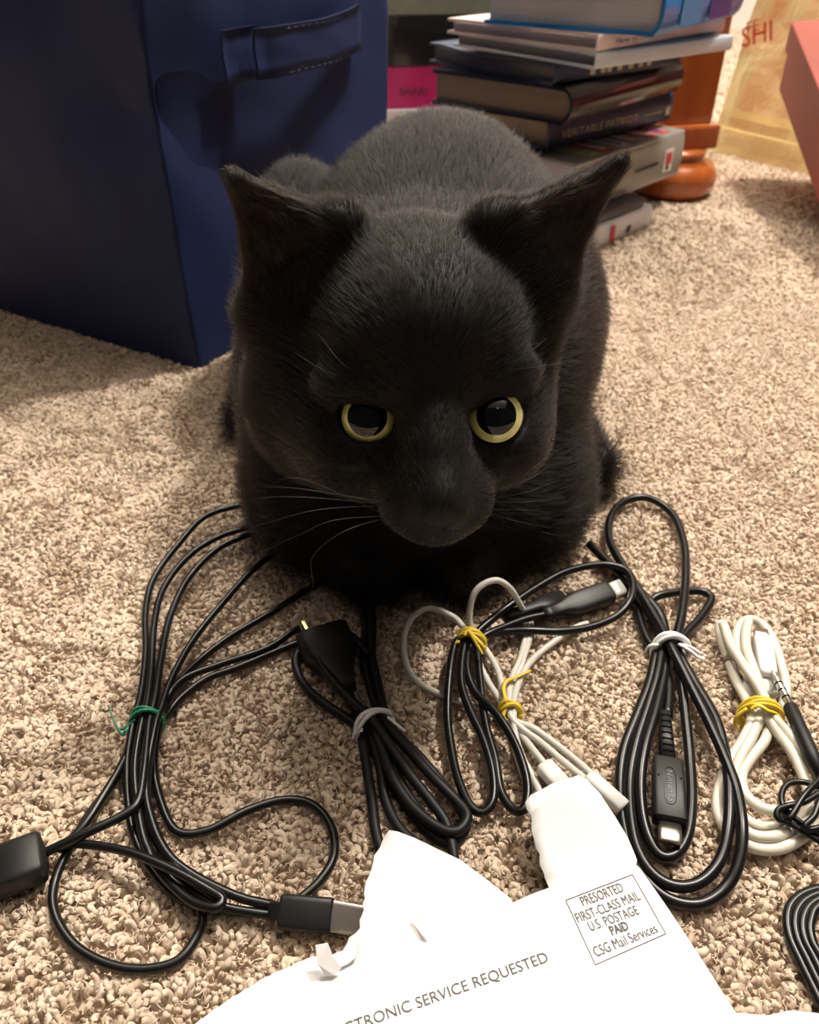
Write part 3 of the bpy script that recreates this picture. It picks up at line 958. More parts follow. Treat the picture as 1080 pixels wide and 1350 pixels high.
tie(C, oC, (621, 846), (-10, 50), .0125, .0105, .012, yellow_t, tails=[[(612, 838, 17), (616, 832, 18), (622, 838, 18), (630, 852, 17), (636, 863, 15)], [(606, 846, 14), (600, 850, 12), (601, 862, 9)], [(622, 836, 18), (634, 848, 18), (640, 856, 16)]], r=.0009, wraps=3)

# ---- D: white cord with yellow tie
oD = P(670, 938)
D = empty('cable_bundle', oD, 'thin white cable with yellow twist tie, passing under the envelope', 'cable')
rD = .0015
strand(D, oD, [(640, 858, 3), (612, 828, 8), (597, 813, 9), (567, 802, 9), (545, 813, 6), (533, 839, 2), (536, 876, 1), (553, 901), (582, 916), (612, 926), (630, 933), (656, 945, 1), (676, 955, 2)], rD, white_c)
strand(D, oD, [(634, 862, 2), (621, 831, 10), (620, 801, 20), (630, 776, 28), (653, 765, 30), (671, 774, 26), (683, 792, 16), (693, 814, 4), (694, 835, 1), (686, 868, 2), (675, 894, 2), (671, 918, 3), (674, 945, 4), (690, 962, 3), (712, 978, 2), (738, 1000, 2), (772, 1028, 3)], rD, white_c)
strand(D, oD, [(626, 840, 3), (641, 857, 3), (656, 883, 2), (664, 913, 2), (670, 940, 2), (682, 952, 2), (701, 959, 2), (730, 979, 1), (760, 1003, 1), (790, 1030, 2)], rD, white_c)
strand(D, oD, [(628, 860, 2), (634, 879, 2), (645, 901, 1), (660, 924, 2), (672, 944, 2), (686, 966, 1), (704, 990, 2), (720, 1010, 2)], rD, white_c)
strand(D, oD, [(775, 822), (760, 827, 1), (738, 841, 1), (708, 864, 1), (690, 887, 2), (679, 916, 3), (677, 942, 4), (680, 972, 2), (690, 1001, 1), (704, 1027), (714, 1050)], rD, white_c)
strand(D, oD, [(700, 820, 1), (699, 838, 1), (690, 868, 1), (681, 898, 1), (674, 925, 1), (674, 950), (678, 980), (686, 1010), (696, 1040)], rD, white_c)
tie(D, oD, (672, 938), (8, 50), .009, .0055, .009, yellow_t, tails=[[(668, 928, 10), (664, 908, 9), (668, 898, 9), (682, 892, 8), (700, 884, 7)], [(666, 934, 9), (663, 946, 7), (668, 950, 6)]], r=.0009)
p0, p1 = P(716, 1008, .006) - oD, P(745, 1040, .006) - oD
loft(p0, p1, [(0, .006, .004), (.06, .0078, .0052), (1, .0078, .0054)], e=4).build('lightning_plug', white_p, D, True)
p0, p1 = P(776, 1024, .0065) - oD, P(822, 1066, .0065) - oD
loft(p0, p1, [(0, .0052, .005), (.08, .0066, .006), (1, .0068, .0062)], e=3).build('cable_sleeve', white_p, D, True)

# ---- E: thick black coil with USB-C plug, right
oE = P(886, 860)
E_ = empty('cable_bundle', oE, 'thick glossy black USB-C cable coiled in a long loop, tied in white, at right', 'cable')
rE = .00225
strand(E_, oE, [(893, 856, 8), (893, 840, 8), (900, 805, 7), (904, 761, 5), (902, 717, 3), (887, 678, 2), (856, 657, 2), (826, 660, 2), (806, 680, 3), (803, 709, 5), (817, 739, 6), (843, 779, 7), (866, 818, 8), (887, 857, 10), (909, 901, 9), (935, 953, 8), (957, 1002, 8), (972, 1045, 8), (979, 1093, 8), (974, 1137, 5), (957, 1170, 2), (926, 1191, 1), (891, 1189, 1), (861, 1170, 1), (836, 1133, 1), (822, 1089, 1), (817, 1037, 1), (823, 988, 2), (839, 945, 3), (856, 901, 4), (864, 866, 5), (868, 845, 5)], rE, black)
strand(E_, oE, [(777, 717, 5), (799, 739, 5), (826, 764, 5), (856, 792, 5), (874, 818, 4), (878, 855, 4), (875, 892, 4), (865, 936, 5), (852, 980, 5), (845, 1023, 4), (846, 1067, 3), (855, 1104, 2), (871, 1128, 2), (891, 1126, 2), (906, 1102, 2), (912, 1058, 2), (910, 1006, 2), (905, 953, 3), (900, 910, 4), (892, 866, 5), (880, 840, 4)], rE, black)
strand(E_, oE, [(885, 840, 6), (897, 866, 6), (917, 901, 6), (944, 949, 7), (958, 1002, 7), (962, 1050, 7), (960, 1093, 6), (950, 1133, 4), (926, 1161, 3), (896, 1169, 3), (866, 1157, 3), (844, 1128, 3), (833, 1089, 3), (830, 1032, 3), (839, 980, 4), (854, 932, 5), (867, 888, 6), (871, 850, 6), (860, 815, 4), (835, 780, 2), (812, 752, 1), (790, 728, 3)], rE, black)
strand(E_, oE, [(852, 800, 1), (867, 786, 3), (900, 780, 2), (926, 780, 1), (938, 790, 1), (924, 814, 2), (902, 838, 4), (889, 858, 4)], rE * .95, black)
strand(E_, oE, [(812, 755), (838, 800), (852, 840, 1), (872, 868, 2), (882, 901, 2), (880, 945, 3)], rE, black)
tie(E_, oE, (884, 856), (20, 60), .0165, .0085, .0165, white_t, tails=[[(868, 850, 14), (856, 852, 10), (851, 860, 7)], [(896, 850, 16), (910, 858, 12), (920, 866, 9), (929, 869, 8)], [(896, 850, 16), (908, 852, 12), (928, 863, 8)]], r=.0010)
zz = .0095
p0, p1 = P(877, 940, zz) - oE, P(880, 1004, zz) - oE
sr = loft(p0, p1, [(0, .0045, .0045), (1, .0068, .0058)], e=3).build('strain_relief', black2, E_, True)
for k in range(7):
    t = .12 + .125 * k
    c = p0 + (p1 - p0) * t + np.array([0, 0, .0019 + .0009 * t])
    sx = unit(np.cross(p1 - p0, (0, 0, 1)))
    tube([c - sx * .0020, c + sx * .0020], .00055, 6).build('relief_slot', dsteel, sr)
p2 = P(883, 1084, zz) - oE
pl = loft(p1, p2, [(0, .0108, .0066), (.02, .0118, .0072), (.98, .0124, .0072), (1, .0116, .0066)], e=7).build('usb_c_plug', black2, E_, True)
p3 = P(884, 1111, zz) - oE
sh = loft(p2, p3, [(0, .0086, .0030), (.97, .0086, .0030), (1, .0080, .0026)], e=3).build('metal_shell', steel, pl, True)
ax_ = unit(p2 - p1); sx = unit(np.cross(ax_, (0, 0, 1)))
# embossed oval with lettering
ov = []
cc = (p1 + p2) / 2 + np.array([0, 0, .0037])
for k in range(33):
    a = 2 * math.pi * k / 32
    q = math.copysign(abs(math.cos(a)) ** .5, math.cos(a)) * .0085, math.copysign(abs(math.sin(a)) ** .8, math.sin(a)) * .0023
    ov.append(cc + ax_ * q[0] + sx * q[1])
emb = mat('embossed_plastic', (.030, .030, .033), .3)
tube(ov, .00018, 5).build('logo_oval', emb, pl)
text_obj('logo_text', 'Nintendo', emb, pl, cc - ax_ * .0070 + sx * .0010, ax_, np.cross((0, 0, 1), ax_), .0030, .0140, depth=.0002)
for s in (-1, 1):
    c = cc + sx * (.0042 * s) - ax_ * .004
    tube([c - [0, 0, .0004], c + [0, 0, .0001]], .0004, 6).build('dimple', dsteel, pl)

# ---- F: chunky white/cream cable with yellow tie
oF = P(1000, 948)
F_ = empty('cable_bundle', oF, 'chunky cream white cable coiled and tied in yellow, at the right edge', 'cable')
rF = .0022
strand(F_, oF, [(960, 868, 1), (952, 845, 3), (948, 827, 5), (954, 824, 7), (963, 849, 8), (981, 878, 9), (1003, 910, 10), (1017, 941, 9), (1037, 965, 7), (1059, 993, 5), (1077, 1022, 4), (1084, 1051, 3), (1076, 1080, 2), (1060, 1102, 2), (1030, 1118, 2), (1000, 1119, 2), (975, 1108, 2), (955, 1089, 2), (946, 1065, 1), (950, 1035, 1), (963, 1003, 2), (979, 977, 4), (991, 950, 6), (985, 925, 4), (972, 900, 2), (962, 875, 1)], rF, cream)
strand(F_, oF, [(1005, 925, 3), (985, 880, 4), (972, 848, 5), (975, 826, 6), (987, 817, 6), (1003, 822, 5), (1019, 843, 4), (1032, 883, 3), (1037, 910, 2), (1030, 935, 2), (1015, 955, 4), (1008, 977, 4), (989, 1001, 4), (978, 1022, 4), (982, 1046, 4), (1000, 1063, 4), (1024, 1069, 4), (1046, 1062, 3)], rF, cream)
strand(F_, oF, [(987, 819, 9), (984, 835, 9), (985, 857, 9), (997, 891, 9), (1008, 923, 9), (1012, 945, 8), (1030, 972, 6), (1046, 995, 5), (1058, 1020, 4), (1066, 1046, 3), (1062, 1073, 3), (1046, 1091, 3), (1021, 1103, 4), (995, 1102, 4), (975, 1090, 4)], rF, cream)
strand(F_, oF, [(1009, 924, 5), (1000, 950, 7), (990, 975, 6), (976, 1000, 5), (968, 1030, 3), (972, 1065, 2), (990, 1085, 2), (1015, 1091, 1), (1040, 1082, 1)], rF, cream)
tie(F_, oF, (1003, 943), (5, 50), .0170, .0085, .0160, yellow_t, tails=[[(985, 934, 15), (972, 944, 11), (969, 955, 7), (975, 962, 5)], [(1010, 936, 17), (1026, 942, 13), (1036, 957, 8)], [(990, 935, 16), (1000, 930, 18), (1012, 936, 18)]], r=.0009, wraps=3)
p0, p1 = P(1013, 893, .010) - oF, P(1005, 843, .010) - oF
wp = loft(p0, p1, [(0, .006, .006), (.10, .0078, .0068), (.95, .0084, .0070), (1, .008, .0066)], e=4).build('white_plug', white_p, F_, True)
p2 = P(1003, 831, .010) - oF
loft(p1, p2, [(0, .0066, .0028), (1, .0066, .0028)], e=5).build('metal_shell', steel, wp, True)
p0, p1 = P(983, 912, .006) - oF, P(1020, 905, .006) - oF
loft(p0, p1, [(0, .006, .006), (.1, .0095, .008), (.9, .0095, .008), (1, .006, .006)], e=3).build('plug_cap', mat('milky_plastic', (.78, .78, .76), .3, trans=.2), F_, True)

# ---- G: audio cord with jack
oG = P(1060, 985)
G = empty('audio_cable', oG, 'thin black audio cord with a silver headphone jack resting on the cream cable', 'cable')
jp0, jp1 = P(1045, 936, .013) - oG, P(1018, 884, .013) - oG
jk = tube([jp0, jp0 + (jp1 - jp0) * .80, jp0 + (jp1 - jp0) * .84, jp0 + (jp1 - jp0) * .90, jp1], [.00165, .00165, .00115, .0016, .0006], 14).build('jack', steel, G, True)
for t in (.28, .46, .63):
    a = jp0 + (jp1 - jp0) * t
    tube([a, a + (jp1 - jp0) * .035], .00172, 14).build('insulating_ring', dsteel, jk, True)
p0, p1 = P(1041, 930, .013) - oG, P(1084, 1026, .013) - oG
tube([p0, p0 + (p1 - p0) * .03, p0 + (p1 - p0) * .7, p1], [.0024, .0030, .0030, .0018], 14).build('jack_sleeve', blackm, G, True)
rG = .0012
strand(G, oG, [(1082, 1020, 12), (1100, 1045, 12), (1104, 1035, 10), (1080, 1037, 10), (1059, 1031, 9), (1040, 1033, 9), (1031, 1046, 9), (1033, 1063, 9), (1047, 1078, 9), (1067, 1092, 8), (1090, 1108, 7)], rG, black)
strand(G, oG, [(1100, 1036, 12), (1080, 1046, 12), (1059, 1058, 12), (1040, 1062, 12), (1026, 1068, 11), (1026, 1079, 10), (1042, 1086, 9), (1062, 1098, 8), (1095, 1118, 6)], rG, black)
strand(G, oG, [(1098, 1040, 13), (1082, 1055, 13), (1074, 1075, 12), (1062, 1088, 11), (1066, 1094, 10), (1084, 1090, 10), (1100, 1085, 9)], rG, black)
strand(G, oG, [(1028, 1070, 7), (1040, 1080, 11), (1058, 1052, 13), (1078, 1030, 13), (1095, 1015, 12)], rG, black)

# ---- H: black bundle in the lower right corner
oH = P(1068, 1260)
H_ = empty('cable_bundle', oH, 'black cable coil cut off by the lower right corner of the picture', 'cable')
rH = .0017
for k in range(4):
    s = 10 * k
    strand(H_, oH, [(1120, 1172 + s * .3, k), (1090, 1170 + s * .6, k), (1060 + s * .5, 1178 + s * .7, k), (1043 + s * .9, 1193 + s * .6, k), (1038 + s * 1.0, 1213 + s * .4, k), (1042 + s, 1238 + s * .2, k), (1054 + s, 1265, k), (1070 + s, 1298, k), (1092 + s, 1340, k), (1125 + s, 1385, k), (1165 + s * .6, 1390 - s, k), (1185 + s * .3, 1350 - s, k), (1180, 1290, k), (1165 - s * .3, 1230 + s * .5, k), (1140 - s * .3, 1186 + s * .5, k), (1112, 1172 + s * .4, k)], rH, black)

# ================================================================== CAT
EM = U(569, 553, 0.287)
yaw, pit, rol = math.radians(6), math.radians(9), math.radians(0)
Fh = np.array([math.sin(yaw) * math.cos(pit), -math.cos(yaw) * math.cos(pit), math.sin(pit)])
Xh = unit(np.cross((0, 0, 1), Fh))
Uh = -np.cross(Xh, Fh)
if Uh[2] < 0: Uh = -Uh
HM = np.stack([Xh, Fh, Uh], 0)          # rows: head axes in world
def hw(x, y, z):                        # head centimetres -> world
    return EM + .01 * (x * Xh + y * Fh + z * Uh)
def to_head(p):
    return (np.asarray(p) - EM) @ HM.T * 100

CELL = .0017
lo = np.array([-.135, .195, -.004]); hi = np.array([.165, .70, .255])
N3 = np.ceil((hi - lo) / CELL).astype(int)
Fld = np.full(N3, .05, np.float32)
AX = [(lo[i] + CELL * np.arange(N3[i])).astype(np.float32) for i in range(3)]
def region(c, rad):
    i0 = np.maximum(0, ((np.asarray(c) - rad - lo) / CELL).astype(int))
    i1 = np.minimum(N3, ((np.asarray(c) + rad - lo) / CELL).astype(int) + 2)
    return tuple(slice(a, max(a, b)) for a, b in zip(i0, i1))
def coords(sl):
    x, y, z = np.meshgrid(AX[0][sl[0]], AX[1][sl[1]], AX[2][sl[2]], indexing='ij')
    return np.stack([x, y, z], -1)
def smin(a, b, k):
    h = np.clip(.5 + .5 * (b - a) / k, 0, 1)
    return b + (a - b) * h - k * h * (1 - h)
def smax(a, b, k):
    return -smin(-a, -b, k)
def ell_sdf(q, r):
    r = np.asarray(r, np.float32)
    k0 = np.linalg.norm(q / r, axis=-1)
    k1 = np.linalg.norm(q / (r * r), axis=-1)
    return k0 * (k0 - 1) / np.maximum(k1, 1e-6)
def cone_sdf(q, a, b, ra, rb_):
    a, b = np.asarray(a, np.float32), np.asarray(b, np.float32)
    ba = b - a
    h = np.clip(((q - a) @ ba) / float(ba @ ba), 0, 1)
    return np.linalg.norm(q - a - h[..., None] * ba, axis=-1) - (ra + (rb_ - ra) * h)
def put(c, rad, fn, k=.012, op='add'):
    sl = region(c, rad + k + .008)
    if any(s.stop <= s.start for s in sl): return
    q = coords(sl)
    d = fn(q).astype(np.float32)
    if op == 'add':
        Fld[sl] = smin(Fld[sl], d, k)
    else:
        Fld[sl] = smax(Fld[sl], -d, k)
def rotz(a):
    c, s = math.cos(a), math.sin(a)
    return np.array([[c, -s, 0], [s, c, 0], [0, 0, 1]], np.float32)
def E3(c, r, k=.018, yaw_=0, op='add'):
    R = rotz(math.radians(yaw_))
    put(c, max(r), lambda q: ell_sdf((q - np.asarray(c, np.float32)) @ R, r), k, op)
def C3(a, b, ra, rb_, k=.015):
    a, b = np.asarray(a), np.asarray(b)
    put((a + b) / 2, np.linalg.norm(b - a) / 2 + max(ra, rb_), lambda q: cone_sdf(q, a, b, ra, rb_), k)
HMf = HM.astype(np.float32); EMf = EM.astype(np.float32)
def HE(c, r, k=.010, op='add', tilt=None):
    """ellipsoid in head centimetres"""
    cw = hw(*c)
    def fn(q):
        l = (q - EMf) @ HMf.T * 100 - np.asarray(c, np.float32)
        if tilt is not None:
            l = l @ tilt
        return ell_sdf(l, r) * .01
    put(cw, max(r) * .01, fn, k, op)
def HC(a, b, ra, rb_, k=.008, op='add'):
    aw, bw = hw(*a), hw(*b)
    def fn(q):
        l = (q - EMf) @ HMf.T * 100
        return cone_sdf(l, a, b, ra, rb_) * .01
    put((aw + bw) / 2, np.linalg.norm(bw - aw) / 2 + max(ra, rb_) * .01, fn, k, op)

# trunk
E3((.014, .500, .084), (.094, .150, .084), .03)
E3((.022, .552, .098), (.070, .112, .080), .03)
E3((.004, .395, .074), (.078, .075, .078), .03)
E3((.062, .455, .080), (.044, .085, .072), .03, -12)
E3((-.050, .415, .075), (.040, .070, .070), .03)
E3((.088, .545, .058), (.040, .085, .060), .02)
E3((-.072, .548, .082), (.038, .075, .070), .010)           # left haunch, a separate mound
E3((.005, .355, .040), (.074, .050, .044), .025)
E3((-.056, .382, .030), (.034, .058, .034), .02)
E3((.066, .382, .030), (.034, .058, .034), .02)
# tucked forepaws
C3((-.050, .352, .020), (-.018, .318, .018), .021, .019, .008)
C3((.058, .352, .020), (.026, .318, .018), .021, .019, .008)
# hind toes showing at the right
C3((.098, .470, .016), (.1105, .410, .014), .017, .013, .006)
E3((.111, .404, .018), (.011, .012, .015), .004)
# tail lying along the left side
C3((.02, .655, .05), (-.055, .650, .03), .016, .015, .01)
C3((-.055, .650, .03), (-.105, .560, .018), .015, .013, .01)
C3((-.105, .560, .018), (-.112, .470, .014), .013, .010, .006)
# neck
C3((.010, .405, .098), hw(0, -6.0, -0.8), .056, .042, .03)
E3(hw(-3.6, -5.6, -.8), (.034, .032, .040), .02)
# ---- head (centimetres: x right, y towards nose, z up)
HE((0, -4.2, 1.3), (4.5, 4.6, 5.0), .012)                    # skull
HE((0, -2.2, 2.7), (3.35, 2.8, 2.5), .012)                    # forehead
for s in (-1, 1):
    HE((s * 2.75, -2.5, -1.5), (2.2, 2.5, 2.2), .014)         # cheeks
    HE((s * .80, 1.35, -2.65), (.95, 1.05, .85), .009)        # whisker pads
    HE((s * 2.5, -.75, 1.30), (1.55, .85, .75), .007)         # brow
    HE((s * 2.45, -.75, -1.45), (1.5, 1.1, .8), .009)         # under the eye
HC((0, -1.2, 1.6), (0, .9, -.5), 1.5, 1.0, .010)
HC((0, .7, -.4), (0, 2.4, -1.75), .95, .78, .008)
HE((0, .8, -2.4), (1.8, 1.6, 1.2), .012)
HE((0, 2.72, -2.15), (.78, .45, .52), .005)                   # nose pad
HE((0, .9, -3.6), (1.0, 1.0, .65), .008)                      # chin
HE((0, -1.5, -3.0), (1.9, 2.2, 1.3), .012)                    # jaw
# nostrils and mouth cleft
HC((0, 2.9, -2.5), (0, 2.45, -3.15), .10, .10, .0015, 'sub')
# ears
def cam_head(px, py, dep):
    return to_head(U(px, py, dep))
def tri_sdf(q, a, b, c):
    a, b, c = [np.asarray(t, np.float32) for t in (a, b, c)]
    def seg(p0, p1):
        ba = p1 - p0
        h = np.clip(((q - p0) @ ba) / float(ba @ ba), 0, 1)
        return np.linalg.norm(q - p0 - h[..., None] * ba, axis=-1)
    nn = np.cross(b - a, c - a); nn = nn / np.linalg.norm(nn)
    edge = np.minimum(np.minimum(seg(a, b), seg(b, c)), seg(c, a))
    ins_ = np.ones(q.shape[:-1], bool)
    for p0, p1 in ((a, b), (b, c), (c, a)):
        ins_ &= ((q - p0) @ np.cross(nn, p1 - p0).astype(np.float32)) >= 0
    return np.where(ins_, np.abs((q - a) @ nn.astype(np.float32)), edge)
EARS = []
for (tip_px, dep, bx, open_dir) in (((309, 236), .281, -1, (-.45, .86, .05)), ((816, 216), .285, 1, (.80, .58, .05))):
    tip = cam_head(*tip_px, dep)
    base_in, base_out = (cam_head(428, 282, .282), cam_head(338, 402, .304)) if bx < 0 else (cam_head(690, 276, .282), cam_head(742, 372, .302))
    od = unit(open_dir)
    base = (base_in + base_out) / 2
    EARS.append((bx, tip, base, od))
    bb_ = base - od * 1.9
    b1 = base_in - od * .9 + (base - base_in) * .25
    b2 = base_out - od * .9 + (base - base_out) * .25
    tips = tip
    def fn(q, tip=tip, L=(base_in, b1, bb_, b2, base_out)):
        l = (q - EMf) @ HMf.T * 100
        d = None
        h = np.clip(((l - L[2].astype(np.float32)) @ (tip - L[2]).astype(np.float32)) / float((tip - L[2]) @ (tip - L[2])), 0, 1)
        for i in range(4):
            t_ = tri_sdf(l, tip, L[i], L[i + 1])
            d = t_ if d is None else smin(d, t_, .35)
        return (d - (.30 - .10 * h)) * .01
    put((hw(*tip) + hw(*base)) / 2, np.linalg.norm(hw(*tip) - hw(*base)) / 2 + .03, fn, .007)
    dn = (tip - base) * .17
    HC(tuple(base_in - dn - od * .7), tuple(base_out - dn - od * .5), .8, .95, .010)
    HC(tuple(base_out - dn * .6 - od * .3), (bx * 3.2, -3.4, -1.2), .85, 1.5, .012)
    HC(tuple(bb_ + od * .3), tuple(base + (tip - base) * .25 - od * .9), 1.5, .7, .008)
# eye sockets: almond openings looking along the gaze
EYES = []
for (px, py, s) in ((484, 553, -1), (655, 551, 1)):
    dep = .2855
    ce = to_head(U(px, py, dep))
    gaze = unit(to_head(CAMP + [0, 0, .02]) - ce)
    gaze = unit(gaze + np.array([s * .10, 0, 0]))
    eu = unit(np.cross(gaze, (0, 0, 1)));
    if eu[0] < 0: eu = -eu
    evv = unit(np.cross(eu, gaze))
    if evv[2] < 0: evv = -evv
    EYES.append((s, ce, gaze, eu, evv))
    def fn(q, ce=ce, gaze=gaze, eu=eu, evv=evv, s=s):
        l = (q - EMf) @ HMf.T * 100 - ce.astype(np.float32)
        a, b, g = l @ eu.astype(np.float32), l @ evv.astype(np.float32), l @ gaze.astype(np.float32)
        o = a * s                                   # + towards the outer corner
        low = np.sqrt((a / 1.02) ** 2 + (np.minimum(b, 0) / .78) ** 2) - 1
        upl = b - (.50 + .17 * o - .16 * o * o)
        d = np.maximum(low * .78, upl)
        d = np.maximum(d, np.abs(g - 1.0) - 2.2)
        return d * .01
    put(hw(*ce), .036, fn, .0012, 'sub')
# flatten on the floor
zz_ = AX[2][None, None, :]
Fld = np.maximum(Fld, (.0005 - zz_)).astype(np.float32)

def surface_nets(F, org, h):
    ins = F < 0
    c = np.zeros(np.array(F.shape) - 1, np.int8)
    for dx in (0, 1):
        for dy in (0, 1):
            for dz in (0, 1):
                c += ins[dx:F.shape[0] - 1 + dx, dy:F.shape[1] - 1 + dy, dz:F.shape[2] - 1 + dz]
    act = (c > 0) & (c < 8)
    ijk = np.argwhere(act)
    idx = np.full(act.shape, -1, np.int32)
    idx[act] = np.arange(len(ijk))
    acc = np.zeros((len(ijk), 3)); cnt = np.zeros(len(ijk))
    corners = [np.array((dx, dy, dz)) for dx in (0, 1) for dy in (0, 1) for dz in (0, 1)]
    for a in corners:
        for ax in range(3):
            if a[ax] == 0:
                b = a.copy(); b[ax] = 1
                fa = F[tuple((ijk + a).T)]; fb = F[tuple((ijk + b).T)]
                m = (fa < 0) != (fb < 0)
                t = fa[m] / (fa[m] - fb[m])
                acc[m] += ijk[m] + a + t[:, None] * (b - a)
                cnt[m] += 1
    verts = org + h * acc / cnt[:, None]
    faces = []
    for ax in range(3):
        o1, o2 = [(1, 2), (2, 0), (0, 1)][ax]
        sa = [slice(None)] * 3; sb = [slice(None)] * 3
        sa[ax] = slice(0, -1); sb[ax] = slice(1, None)
        d = ins[tuple(sa)] != ins[tuple(sb)]
        e = np.argwhere(d)
        e = e[(e[:, o1] > 0) & (e[:, o2] > 0) & (e[:, o1] < act.shape[o1]) & (e[:, o2] < act.shape[o2])]
        q = []
        for (a, b) in ((-1, -1), (0, -1), (0, 0), (-1, 0)):
            g = e.copy(); g[:, o1] += a; g[:, o2] += b
            q.append(idx[tuple(g.T)])
        q = np.stack(q, 1)
        flip = ~ins[tuple(e.T)]
        q[flip] = q[flip][:, ::-1]
        faces.append(q)
    return verts, np.concatenate(faces)
cv, cf = surface_nets(Fld, lo, CELL)
# keep the largest connected piece is unnecessary: everything overlaps
for _ in range(2):                                   # light smoothing
    s = np.zeros_like(cv); n_ = np.zeros(len(cv))
    for a, b in ((0, 1), (1, 2), (2, 3), (3, 0)):
        np.add.at(s, cf[:, a], cv[cf[:, b]]); np.add.at(n_, cf[:, a], 1)
        np.add.at(s, cf[:, b], cv[cf[:, a]]); np.add.at(n_, cf[:, b], 1)
    cv = cv * .5 + .5 * s / np.maximum(n_, 1)[:, None]

cat_org = np.array([.01, .45, 0])
cat = empty('cat', cat_org, 'black cat crouched on the carpet with yellow-green eyes, head low over the cables', 'cat')
skin = mat('black_cat_skin', (.005, .004, .0035), .6, spec=.2)
body = mesh_obj('body', cv - cat_org, cf, skin, cat, True)
body.data.materials.append(mat('ear_inside_skin', (.022, .012, .009), .6, spec=.2))
fcen = to_head(cv[cf].mean(1))
fnr = np.cross(cv[cf[:, 2]] - cv[cf[:, 0]], cv[cf[:, 3]] - cv[cf[:, 1]])
fnr = (fnr / np.maximum(np.linalg.norm(fnr, axis=1), 1e-12)[:, None]) @ HM.T
def ear_inside(hq, hn):
    r_ = np.zeros(len(hq), bool)
    for bx, tip, base, od in EARS:
        ax = tip - base
        h = ((hq - base) @ ax) / float(ax @ ax)
        dist = np.linalg.norm(hq - base - np.clip(h, 0, 1)[:, None] * ax, axis=1)
        r_ |= (h > .02) & (h < .93) & (dist < 2.3 - 1.5 * np.clip(h, 0, 1)) & (hn @ od > .35)
    return r_
mi = np.where(ear_inside(fcen, fnr), 1, 0).astype(np.int32)
body.data.polygons.foreach_set('material_index', mi)

# eyes
m_iris = mat('iris_yellow_green', (.78, .76, .30), .25, coat=1.0, noise=(900, .22))
m_pupil = mat('pupil_black', (.003, .004, .006), .08, coat=.7, spec=.1)
m_ball = mat('eye_rim', (.012, .010, .008), .2, coat=.8)
def cap(center, g, u, v, R, t0, t1, n=40, m=8):
    vs_, fs = [], []
    for i in range(m + 1):
        t = t0 + (t1 - t0) * i / m
        for k in range(n):
            a = 2 * math.pi * k / n
            vs_.append(center + R * (math.cos(t) * g + math.sin(t) * (math.cos(a) * u + math.sin(a) * v)))
    for i in range(m):
        for k in range(n):
            k2 = (k + 1) % n
            fs.append((i * n + k, (i + 1) * n + k, (i + 1) * n + k2, i * n + k2))
    return vs_, fs
for (s, ce, gaze, eu, evv) in EYES:
    R = 1.10
    ctr_h = ce - gaze * (R - .12) + evv * .10
    cw = hw(*ctr_h) - cat_org
    gw = (gaze[0] * Xh + gaze[1] * Fh + gaze[2] * Uh)
    uw = (eu[0] * Xh + eu[1] * Fh + eu[2] * Uh)
    vw = (evv[0] * Xh + evv[1] * Fh + evv[2] * Uh)
    Rw = R * .01
    v, f = cap(cw, gw, uw, vw, Rw, .02, 3.12, 40, 24)
    eye = MB().add(v, f).build('eye', m_ball, cat, True)
    v, f = cap(cw, gw, uw, vw, Rw * 1.012, .50, 1.02, 48, 8)
    MB().add(v, f).build('iris', m_iris, eye, True)
    v, f = cap(cw, gw, uw, vw, Rw * 1.016, .0005, .68, 48, 10)
    MB().add(v, f).build('pupil', m_pupil, eye, True)

# nose leather
nv, nf = [], []
for i in range(9):
    for k in range(20):
        t = math.pi * i / 8; a = 2 * math.pi * k / 20
        nv.append(hw(.64 * math.sin(t) * math.cos(a) * (1 + .3 * math.sin(a)), 2.80 + .40 * math.cos(t), -2.22 + .42 * math.sin(t) * math.sin(a)) - cat_org)
for i in range(8):
    for k in range(20):
        k2 = (k + 1) % 20
        nf.append((i * 20 + k, i * 20 + k2, (i + 1) * 20 + k2, (i + 1) * 20 + k))
MB().add(nv, nf).build('nose', mat('nose_leather', (.045, .037, .035), .40, bump=(1500, .4, .0003)), cat, True)

# ---- fur, combed from nose to tail
tri = np.concatenate([cf[:, [0, 1, 2]], cf[:, [0, 2, 3]]])
a_, b_, c_ = cv[tri[:, 0]], cv[tri[:, 1]], cv[tri[:, 2]]
fn_ = np.cross(b_ - a_, c_ - a_)
area = np.linalg.norm(fn_, axis=1) / 2
vn = np.zeros_like(cv)
for k in range(3):
    np.add.at(vn, tri[:, k], fn_)
vn /= np.maximum(np.linalg.norm(vn, axis=1), 1e-12)[:, None]
cen = (a_ + b_ + c_) / 3
hc_ = to_head(cen)
onhead = (hc_[:, 1] > -8.5) & (np.linalg.norm(hc_ - [0, -3, 0], axis=1) < 11)
wgt = area * np.where(onhead, 2.4, 1.0) * np.where(cen[:, 2] < .004, .05, 1)
NH = 210000
pick = rng.choice(len(tri), NH, p=wgt / wgt.sum())
u1, u2 = rng.random(NH), rng.random(NH)
fl = u1 + u2 > 1
u1[fl], u2[fl] = 1 - u1[fl], 1 - u2[fl]
w0 = 1 - u1 - u2
T = tri[pick]
root_p = w0[:, None] * cv[T[:, 0]] + u1[:, None] * cv[T[:, 1]] + u2[:, None] * cv[T[:, 2]]
nr = w0[:, None] * vn[T[:, 0]] + u1[:, None] * vn[T[:, 1]] + u2[:, None] * vn[T[:, 2]]
nr /= np.linalg.norm(nr, axis=1)[:, None]
hp = to_head(root_p)
hd = np.clip((hp[:, 1] + 10.5) / 4.0, 0, 1)
hd[np.linalg.norm(hp - [0, -3, 0], axis=1) > 12] = 0
